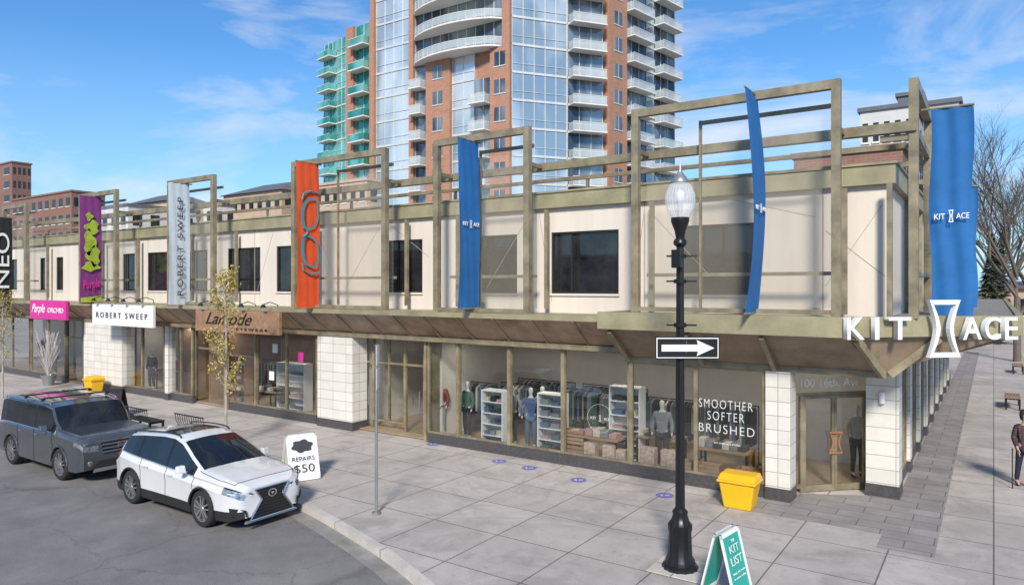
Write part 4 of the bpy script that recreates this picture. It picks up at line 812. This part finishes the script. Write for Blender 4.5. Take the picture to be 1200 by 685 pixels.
NX=dict(L=4.63,W=1.86,R=.37,ax=[-1.42,1.30],sill=.22,cowl=1.14,hdr=.22,bh=-1.72,bg=-2.14,hl=1.93,hood=2.12,seams=[-1.02,-.05,.98],g0=-1.86,g1=.98,wins=[(-1.78,-1.22),(-1.12,-.12),(-.02,.9)],tumble=.42,spokes=5,sunroof=(-.85,-.15),crease=.055,clad=1,
 top=[(-2.315,.80),(-2.25,.98),(-2.14,1.12),(-1.72,1.53),(-1.3,1.58),(-.5,1.635),(-.1,1.63),(.22,1.56),(.7,1.34),(1.14,1.11),(1.5,1.07),(1.9,1.01),(2.15,.95),(2.27,.90),(2.315,.84)],
 belt=[(-2.315,.70),(-2.2,.98),(-1.9,1.14),(-1.0,1.07),(0,1.01),(1.0,.97),(1.6,.95),(2.0,.90),(2.2,.85),(2.315,.78)],
 plan=[(-2.315,.76),(-2.2,.90),(-1.9,.97),(-1.4,1),(-.5,.975),(.5,.97),(1.3,1),(1.75,.985),(2.0,.94),(2.15,.87),(2.26,.79),(2.315,.68)])
o=car('parked_car','white compact crossover with sunroof parked nose forward at the kerb','car',NX,m_pw)
pts=[(-.40,.80),(-.25,.58),(-.52,.22),(.52,.22),(.25,.58),(.40,.80)]
q=MB(); xprism(q,pts,2.30,2.345,.06); gr=q.build('grille',m_black,o)
q=MB(); fr=[(2.352-.06*max(0,z-.5),y,z) for y,z in pts]; q.path(fr+[fr[0]],.016,6); q.build('surround',m_chr,gr)
q=MB()
for i in range(8):
    z=.28+i*.064; wv=.24+(.58-z)*.64 if z<.58 else .24+(z-.58)*.6; q.bar((2.350-.06*max(0,z-.5),-wv,z),(2.350-.06*max(0,z-.5),wv,z),.008,.007)
q.build('slats',mk('dark_chrome',(.08,.08,.09),.3,.6),gr); q=MB(); q.lathe([(.06,0),(.08,0)],(0,0,0),20,'y'); q.lathe([(.0,.004),(.025,.004)],(0,0,0),8,'y'); q.v=[(2.348+y,x*1.3,z+.66) for x,y,z in q.v]; q.build('badge',m_chr,o)
for s_ in (1,-1):
    q=MB(); q.add([(2.32,s_*.56,.30),(2.15,s_*.84,.34),(2.14,s_*.87,.52),(2.32,s_*.60,.44)],[(0,1,2,3)]); q.v=[(x+.02,y*1.0,z) for x,y,z in q.v]; q.build('fog_lamp_recess',m_dull,o)
    q=MB(); q.path([(2.32,s_*.47,.70),(2.24,s_*.70,.73),(2.08,s_*.85,.78)],.010,5); q.build('running_light',m_white,o)
    q=MB(); q.path([(2.33,s_*.45,.73),(2.26,s_*.68,.80),(2.02,s_*.875,.90)],.012,5); q.build('lamp_surround',m_black,o)
q=MB(); xprism(q,[(-.62,.17),(.62,.17),(.58,.215),(-.58,.215)],2.29,2.34); q.build('lower_bumper',m_grey,o)
o.location=(-14.42,9.06,-.131)
PL=dict(L=4.87,W=1.99,R=.395,ax=[-1.42,1.40],sill=.29,cowl=1.20,hdr=.76,bh=-2.28,bg=-2.40,hl=2.14,hood=2.32,seams=[-1.0,-.02,1.02],g0=-2.28,g1=1.10,wins=[(-2.16,-1.25),(-1.13,-.10),(.0,1.02)],tumble=.13,spokes=5,rackbars=1,chromeh=1,crease=.006,
 top=[(-2.435,.9),(-2.40,1.15),(-2.28,1.74),(-2.0,1.80),(-.5,1.82),(.3,1.82),(.76,1.76),(1.0,1.48),(1.20,1.23),(1.6,1.20),(2.1,1.17),(2.35,1.13),(2.42,1.08),(2.435,1.0)],
 belt=[(-2.435,.8),(-2.3,1.10),(-1.8,1.15),(0,1.14),(1.2,1.13),(1.9,1.11),(2.25,1.08),(2.38,1.05),(2.435,.96)],
 plan=[(-2.435,.90),(-2.3,.96),(-1.9,.99),(-1.4,1),(1.5,1),(2.0,.995),(2.25,.98),(2.36,.96),(2.42,.93),(2.435,.89)])
o2=car('parked_car','dark grey boxy family vehicle with roof bars behind the white car','car',PL,m_pg)
q=MB(); xprism(q,[(-.48,1.02),(-.42,.70),(.42,.70),(.48,1.02)],2.42,2.46,.04); gr=q.build('grille',m_black,o2)
q=MB()
for z,wv in ((.74,.43),(.83,.44),(.92,.46),(1.005,.48)): q.bar((2.468-.04*(z-.5),-wv,z),(2.468-.04*(z-.5),wv,z),.018,.042)
q.build('slats',m_chr,gr); q=MB(); q.box(2.46,2.475,-.09,-.05,.79,.96);q.box(2.46,2.475,.05,.09,.79,.96);q.box(2.46,2.475,-.05,.05,.86,.89); q.build('badge',m_chr,o2)
q=MB(); xprism(q,[(-.70,.38),(-.5,.54),(.5,.54),(.70,.38)],2.42,2.445); q.build('lower_intake',m_dull,o2)
q=MB(); xprism(q,[(-.66,.28),(.66,.28),(.60,.36),(-.60,.36)],2.42,2.46); q.build('skid_plate',m_grey,o2)
for s_ in (1,-1):
    q=MB(); xprism(q,[(s_*.53,.78),(s_*.86,.80),(s_*.87,1.0),(s_*.52,1.0)],2.40,2.452,.04); q.build('headlight',m_hl,o2,bevel=.01)
    q=MB(); q.lathe([(.0,.0),(.06,.0),(.07,-.02)],(0,0,0),14,'y'); q.v=[(2.447+y,x+s_*.72,z+.50) for x,y,z in q.v]; q.build('fog_lamp',m_hl,o2)
o2.location=(-20.6,9.1,-.131)
dup(o2,(12,82,-.131),math.pi/2,'distant dark vehicle at the end of the side street')
# ---------------- people and mannequins
m_skin=mk('skin',(.50,.30,.21),.6,var=.05); m_hair=mk('dark_hair',(.03,.02,.015),.7,var=.3,sc=30)
def skin(vs,es,rs,name,mat,parent,sub=1):
    me=bpy.data.meshes.new('s'); me.from_pydata(vs,es,[]); t=bpy.data.objects.new('s',me); C.objects.link(t)
    md=t.modifiers.new('s','SKIN'); md.use_smooth_shade=True
    if not me.skin_vertices:
        bm=bmesh.new(); bm.from_mesh(me); bm.verts.layers.skin.verify(); bm.to_mesh(me); bm.free()
    for i,r in enumerate(rs):
        rr=r if isinstance(r,tuple) else (r,r); me.skin_vertices[0].data[i].radius=rr; me.skin_vertices[0].data[i].use_root=(i==0)
    s2=t.modifiers.new('u','SUBSURF'); s2.levels=sub; s2.render_levels=sub
    dg=bpy.context.evaluated_depsgraph_get(); dg.update(); nm=bpy.data.meshes.new_from_object(t.evaluated_get(dg)); bpy.data.objects.remove(t)
    nm.materials.clear(); nm.materials.append(mat)
    for p in nm.polygons: p.use_smooth=True
    o=bpy.data.objects.new(name,nm); C.objects.link(o); o.parent=parent; return o
def figure(name,label,cat,loc,rz,top,bottom,skinm=m_skin,hair=True,stride=0,hands=True,arm=0,group=None,coatlen=.9):
    o=E(name,(0,0,0),label,cat,group); s=stride
    V={'pel':(0,0,.95),'wai':(0,0,1.10),'che':(0,0,1.30),'nk0':(0,0,1.45),'nk':(0,-.005,1.53),'hd0':(0,-.02,1.60),'hd1':(0,-.015,1.68),'hd2':(0,0,1.75)}
    Rr={'pel':(.145,.10),'wai':(.12,.09),'che':(.15,.10),'nk0':(.08,.07),'nk':.05,'hd0':(.065,.075),'hd1':(.078,.092),'hd2':(.055,.06)}
    Ed=[('pel','wai'),('wai','che'),('che','nk0'),('nk0','nk'),('nk','hd0'),('hd0','hd1'),('hd1','hd2')]
    for k,sx in (('L',1),('R',-1)):
        f=s*sx
        V.update({'sh'+k:(sx*.18,0,1.40),'el'+k:(sx*.24,.03+.10*f,1.14),'wr'+k:(sx*.245,-.05+.22*f-arm*.12,.92+arm*.08),'ha'+k:(sx*.245,-.07+.25*f-arm*.16,.85+arm*.08),'hi'+k:(sx*.09,0,.88),'kn'+k:(sx*.10,-.03-.20*f,.50),'an'+k:(sx*.10,.02-.30*f,.10+.03*abs(f)*(sx<0)),'to'+k:(sx*.11,-.15-.30*f,.035)})
        Rr.update({'sh'+k:.058,'el'+k:.042,'wr'+k:.028,'ha'+k:(.038,.02),'hi'+k:.09,'kn'+k:.058,'an'+k:.04,'to'+k:.034})
        Ed+=[('che','sh'+k),('sh'+k,'el'+k),('el'+k,'wr'+k),('wr'+k,'ha'+k),('pel','hi'+k),('hi'+k,'kn'+k),('kn'+k,'an'+k),('an'+k,'to'+k)]
    nm=list(V); ix={n:i for i,n in enumerate(nm)}
    b=skin([V[n] for n in nm],[(ix[a],ix[c]) for a,c in Ed],[Rr[n] for n in nm],'body',skinm,o)
    if hands:
        for k,sx in (('L',1),('R',-1)):
            h=Vector(V['ha'+k])
            for j,(dy,ln) in enumerate(((-.028,.07),(-.010,.08),(.010,.075),(.028,.06))):
                p0=h+Vector((0,dy,0)); skin([p0,p0+Vector((0,dy*.2,-.05)),p0+Vector((-sx*.012,dy*.2-.01,-.05-ln*.6)),p0+Vector((-sx*.03,-.015,-.05-ln))],[(0,1),(1,2),(2,3)],[.010,.010,.009,.007],'finger',skinm,b,1)
            skin([h+Vector((0,-.02,.03)),h+Vector((-sx*.01,-.05,-.01)),h+Vector((-sx*.02,-.055,-.05))],[(0,1),(1,2)],[.012,.011,.008],'thumb',skinm,b,1)
    def cloth(names,extra,ad,nme,mat):
        n2=list(names); i2={n:i for i,n in enumerate(n2)}
        skin([extra.get(n,V.get(n)) for n in n2],[(i2[a],i2[c]) for a,c in Ed+[('pel','hem')] if a in i2 and c in i2],[tuple(q+ad for q in (Rr.get(n,.15) if isinstance(Rr.get(n,.15),tuple) else (Rr.get(n,.15),)*2)) for n in n2],nme,mat,o)
    cloth(['wai','pel','che','nk0','shL','elL','wrL','shR','elR','wrR','hem'],{'hem':(0,0,coatlen-.06),'nk0':(0,0,1.44)},.018,'jacket',top)
    cloth(['pel','hiL','knL','anL','hiR','knR','anR'],{},.014,'trousers',bottom)
    for k in 'LR': skin([Vector(V['an'+k])+Vector((0,.03,-.04)),Vector(V['an'+k])+Vector((0,-.06,-.05)),Vector(V['to'+k])],[(0,1),(1,2)],[.045,.045,.04],'shoe',m_dull,o)
    if hair:
        q=MB(); q.lathe([(.07,1.56),(.092,1.62),(.10,1.69),(.09,1.76),(.05,1.81),(0,1.82)],(0,.02,0),14); q.build('hair',m_hair,o,smooth=80)
        q=MB(); q.add([(-.015,-.105,1.64),(.015,-.105,1.64),(0,-.125,1.635),(0,-.105,1.68)],[(0,1,2),(0,2,3),(1,3,2)]); q.build('nose',skinm,b)
        for sx in(-1,1): q=MB(); q.tube((sx*.03,-.104,1.672),(sx*.03,-.108,1.672),.009,n=8); q.build('eye',m_dull,b)
        BX('mouth',mk('lip',(.35,.12,.10),.6),b,-.022,.022,-.108,-.10,1.603,1.611)
    o.location=loc;o.rotation_euler=(0,0,rz); return o
m_plaid=tiles('plaid_cloth',(.16,.05,.05),(.08,.03,.035),(.02,.02,.03),.06,.06,.012,0,var=.15)
figure('person','person in dark plaid jacket and dark trousers walking with a cane at the right edge','person',(.60,20.4,0),math.radians(20),m_plaid,mk('dark_denim',(.02,.025,.045),.85,var=.2),stride=.5,arm=.6,coatlen=.86)
q=MB(); q.tube((.36,20.1,.0),(.36,20.2,.86),.012); q.path([(.36,20.2,.86),(.36,20.25,.90),(.36,20.33,.87)],.013); tag(q.build('cane',m_dull),'thin dark walking cane held by the walking person','cane')
m_man=mk('mannequin_white',(.55,.53,.50),.5)
cl={'red':(.22,.06,.055),'blue':(.07,.11,.22),'grn':(.06,.13,.10),'gry':(.20,.20,.21),'blk':(.03,.03,.032),'crm':(.5,.45,.37),'pnk':(.42,.26,.24),'den':(.08,.12,.19)}
cm={k:mk('garment_'+k,v,.9,var=.15,sc=8) for k,v in cl.items()}
def manq(px,Y,t,b,label): figure('mannequin',label,'mannequin',(fx(px,Y),Y,.07),random.uniform(-.3,.5),cm[t],cm[b],m_man,False,0,False,group='shop window mannequins')
manq(548,16.9,'grn','blk','mannequin in dark green top in the left display window')
manq(600,17.0,'gry','blk','mannequin in grey top beside the white shelf')
manq(622,16.9,'blue','den','mannequin in blue top in the display window third from the door')
manq(636,17.3,'crm','gry','mannequin in cream top behind the one in blue')
manq(776,16.9,'gry','blk','mannequin in charcoal jacket in the window nearest the slogan')
manq(518,16.9,'red','gry','mannequin in dull red top in the narrow window beside the door')
figure('mannequin','mannequin in cream coat just inside the corner door','mannequin',(-2.75,18.9,.07),.6,cm['crm'],cm['blk'],m_man,False,0,False)
manq(208,17,'red','blk','mannequin in dull red top in the shop under the white sign'); manq(155,17,'crm','den','mannequin in cream top in the shop under the white sign'); manq(178,17,'blk','blk','mannequin all in black in the shop under the white sign'); manq(65,17,'pnk','blk','mannequin in pink top under the magenta sign')
def rack(px,Y,label,w=1.2,cols=('blk','gry','crm','blue','grn','red')):
    x=fx(px,Y); o=E('clothes_rack',(x,Y,.06),label,'clothes rack','clothes racks inside the shops')
    q=MB(); q.tube((x-w/2,Y,1.6),(x+w/2,Y,1.6),.015)
    for s_ in(-w/2,w/2): q.tube((x+s_,Y,.07),(x+s_,Y,1.6),.015); q.tube((x+s_,Y-.25,.08),(x+s_,Y+.25,.08),.015)
    q.build('rail_frame',m_black,o); n=int(w/.09)
    for i in range(n):
        xx=x-w/2+.08+i*(w-.14)/n; h=random.uniform(.7,.95); q=MB(); q.add([(xx-.02,Y-.08,1.55),(xx-.02,Y+.08,1.55),(xx-.03,Y+.24,1.45),(xx-.03,Y+.25,1.5-h),(xx-.03,Y-.25,1.5-h),(xx-.03,Y-.24,1.45)]+[(xx+.025,Y-.08,1.55),(xx+.025,Y+.08,1.55),(xx+.035,Y+.24,1.45),(xx+.035,Y+.25,1.5-h),(xx+.035,Y-.25,1.5-h),(xx+.035,Y-.24,1.45)],[tuple(range(6)),tuple(range(6,12))]+[(i_,(i_+1)%6,6+(i_+1)%6,6+i_) for i_ in range(6)]); q.build('garment',cm[random.choice(cols)],o)
dk=('blk','blk','gry','gry','crm','den','grn')
rack(515,18.0,'clothes rack behind the narrow window beside the door',.9,dk); rack(562,18.2,'clothes rack with dark garments behind the left display window',1.4,dk); rack(610,18.6,'clothes rack with mixed garments in the middle of the clothes shop',1.5,dk); rack(690,18.6,'clothes rack behind the round emblem',1.8,dk); rack(720,19.8,'clothes rack against the back wall behind the round emblem',2.2,dk); rack(640,19.8,'clothes rack against the back wall behind the blue mannequin',2.2,dk); rack(790,18.5,'clothes rack behind the window nearest the slogan',1.5,dk); rack(855,18.6,'clothes rack behind the slogan window',1.5,dk); rack(180,18.2,'clothes rack in the shop under the white sign',1.4,dk); rack(55,18.2,'clothes rack in the shop under the magenta sign',1.4,('pnk','red','blk')); rack(320,18.8,'clothes rack at the back of the shop under the timber sign',1.4,dk)
def shelf(px,Y,label,short,w=.75,h=1.6,n=5,mat=m_white,cols=3):
    x=fx(px,Y); o=E('display_shelf',(x,Y,.06),label,'shelf','display shelves inside the shops'); q=MB(); q.box(x-w/2,x-w/2+.03,Y-.2,Y+.2,.06,h); q.box(x+w/2-.03,x+w/2,Y-.2,Y+.2,.06,h); q.box(x-w/2+.03,x+w/2-.03,Y+.17,Y+.2,.06,h)
    for i in range(n+1): z=.08+(h-.1)*i/n; q.box(x-w/2+.03,x+w/2-.03,Y-.2,Y+.17,z-.012,z+.012)
    q.build('carcass',mat,o); k=random.Random(px)
    for i in range(n):
        z=.093+(h-.1)*i/n
        for j in range(cols):
            xa=x-w/2+.07+j*(w-.1)/cols; tag(MB().box(xa,xa+(w-.3)/cols,Y-.15,Y+.1,z,z+k.uniform(.06,.16)).build('folded_garment',cm[k.choice(('gry','blk','crm','den','grn','pnk'))],None),'%s garment stack on row %s from below, %s'%(['left','middle','right'][j],['one','two','three','four','five','six'][i],short),'clothes','folded garments on the shelves')
shelf(581,16.6,'white display shelf in the left display window','white shelf beside grey mannequin',.75,1.7); shelf(648,17.0,'white display shelf near the round emblem','white shelf near round emblem',.8,1.7,5,m_white,2); shelf(280,17.3,'dark timber shelf under the timber sign','dark timber shelf under timber sign',1.3,1.9,4,m_intw,2); shelf(345,17.4,'wide white shelf behind the window right of the timber sign','white shelf beside tiled pier',1.6,1.8,4,m_white,2)
shelf(735,17.5,'tall white shelf behind the window mullion right of the emblem','tall white shelf right of emblem',.9,2.0,5,m_white,2)
def table(px,Y,label,w=1.2,mat=m_intw,bx=6,cset=('crm','pnk','red')):
    x=fx(px,Y); o=E('display_table',(x,Y,.06),label,'table','display tables inside the shops'); BX('top',mat,o,x-w/2,x+w/2,Y-.35,Y+.35,.70,.75)
    for a in(-1,1):
        for b in(-1,1): BX('leg',m_black,o,x+a*(w/2-.05)-.025,x+a*(w/2-.05)+.025,Y+b*.3-.025,Y+b*.3+.025,.06,.70)
    k=random.Random(px)
    for i in range(bx):
        xa=x-w/2+.04+i*(w-.1)/bx; tag(BX('gift_box',cm[cset[i%3]],None,xa,xa+(w-.1)/bx-.03,Y-.25,Y+.1,.752,.75+k.uniform(.06,.24),bevel=.008),'small box, %s from left, on %s'%(nm[i],label),'box','boxes on the display tables')
table(700,16.75,'low table behind the round emblem',1.5,cset=('crm','gry','pnk')); table(775,17.6,'table behind the charcoal mannequin',1.2,cset=('crm','blk','gry')); table(850,17.2,'table behind the slogan window',1.3,cset=('crm','gry','blk')); table(185,17.6,'table in the shop under the white sign',1.0); table(320,17.0,'table in the shop under the timber sign',1.2,cset=('crm','gry','blk'))
for i,(px,Y,z) in enumerate([(676,16.6,.07),(676,16.6,.48),(800,16.6,.07),(832,16.6,.07),(880,16.7,.07)]):
    x=fx(px,Y); o=E('wooden_crate',(x,Y,z),['wooden crate on the floor left of the round emblem','wooden crate stacked on another left of the round emblem','wooden crate beside the charcoal mannequin','wooden crate under the left end of the slogan','wooden crate under the right end of the slogan'][i],'crate','wooden crates in the display windows')
    for k in range(4):
        zb=z+.02+k*.095
        for ys in (Y-.18,Y+.165): BX('slat',m_intw,o,x-.28,x+.28,ys,ys+.015,zb,zb+.075)
    for s_ in(-1,1): BX('end_panel',m_wood,o,x+s_*.27-.01,x+s_*.27+.01,Y-.164,Y+.164,z,z+.4)
    BX('bottom',m_wood,o,x-.255,x+.255,Y-.16,Y+.16,z+.001,z+.02)
m_card=mk('patterned_card',(.50,.36,.30),.8,var=.5,sc=14)
for i,(px,Y,s) in enumerate([(693,16.45,.34),(715,16.45,.34),(760,16.5,.4),(785,16.5,.4),(729,16.5,.25)]):
    x=fx(px,Y); tag(BX('floor_box',m_card,None,x-s/2,x+s/2,Y-.12,Y+.12,.07,.07+s+.2,bevel=.01),'pink patterned box on the display window floor, %s from the left'%(['first','second','fourth','fifth','third'][i]),'box','patterned boxes in the display window')
for i,(px,py) in enumerate([(322,408),(352,418),(318,440)]):
    x=fx(px,16.13); z=zz(px,py,16.13); tag(BX('poster',[m_white,m_pink,m_white][i],None,x-.14,x+.14,16.138,16.142,z-.16,z+.16),['white poster at the top of the window right of the timber sign','pink poster in the window beside the white tiled pier','lower white poster in the window right of the timber sign'][i],'poster')
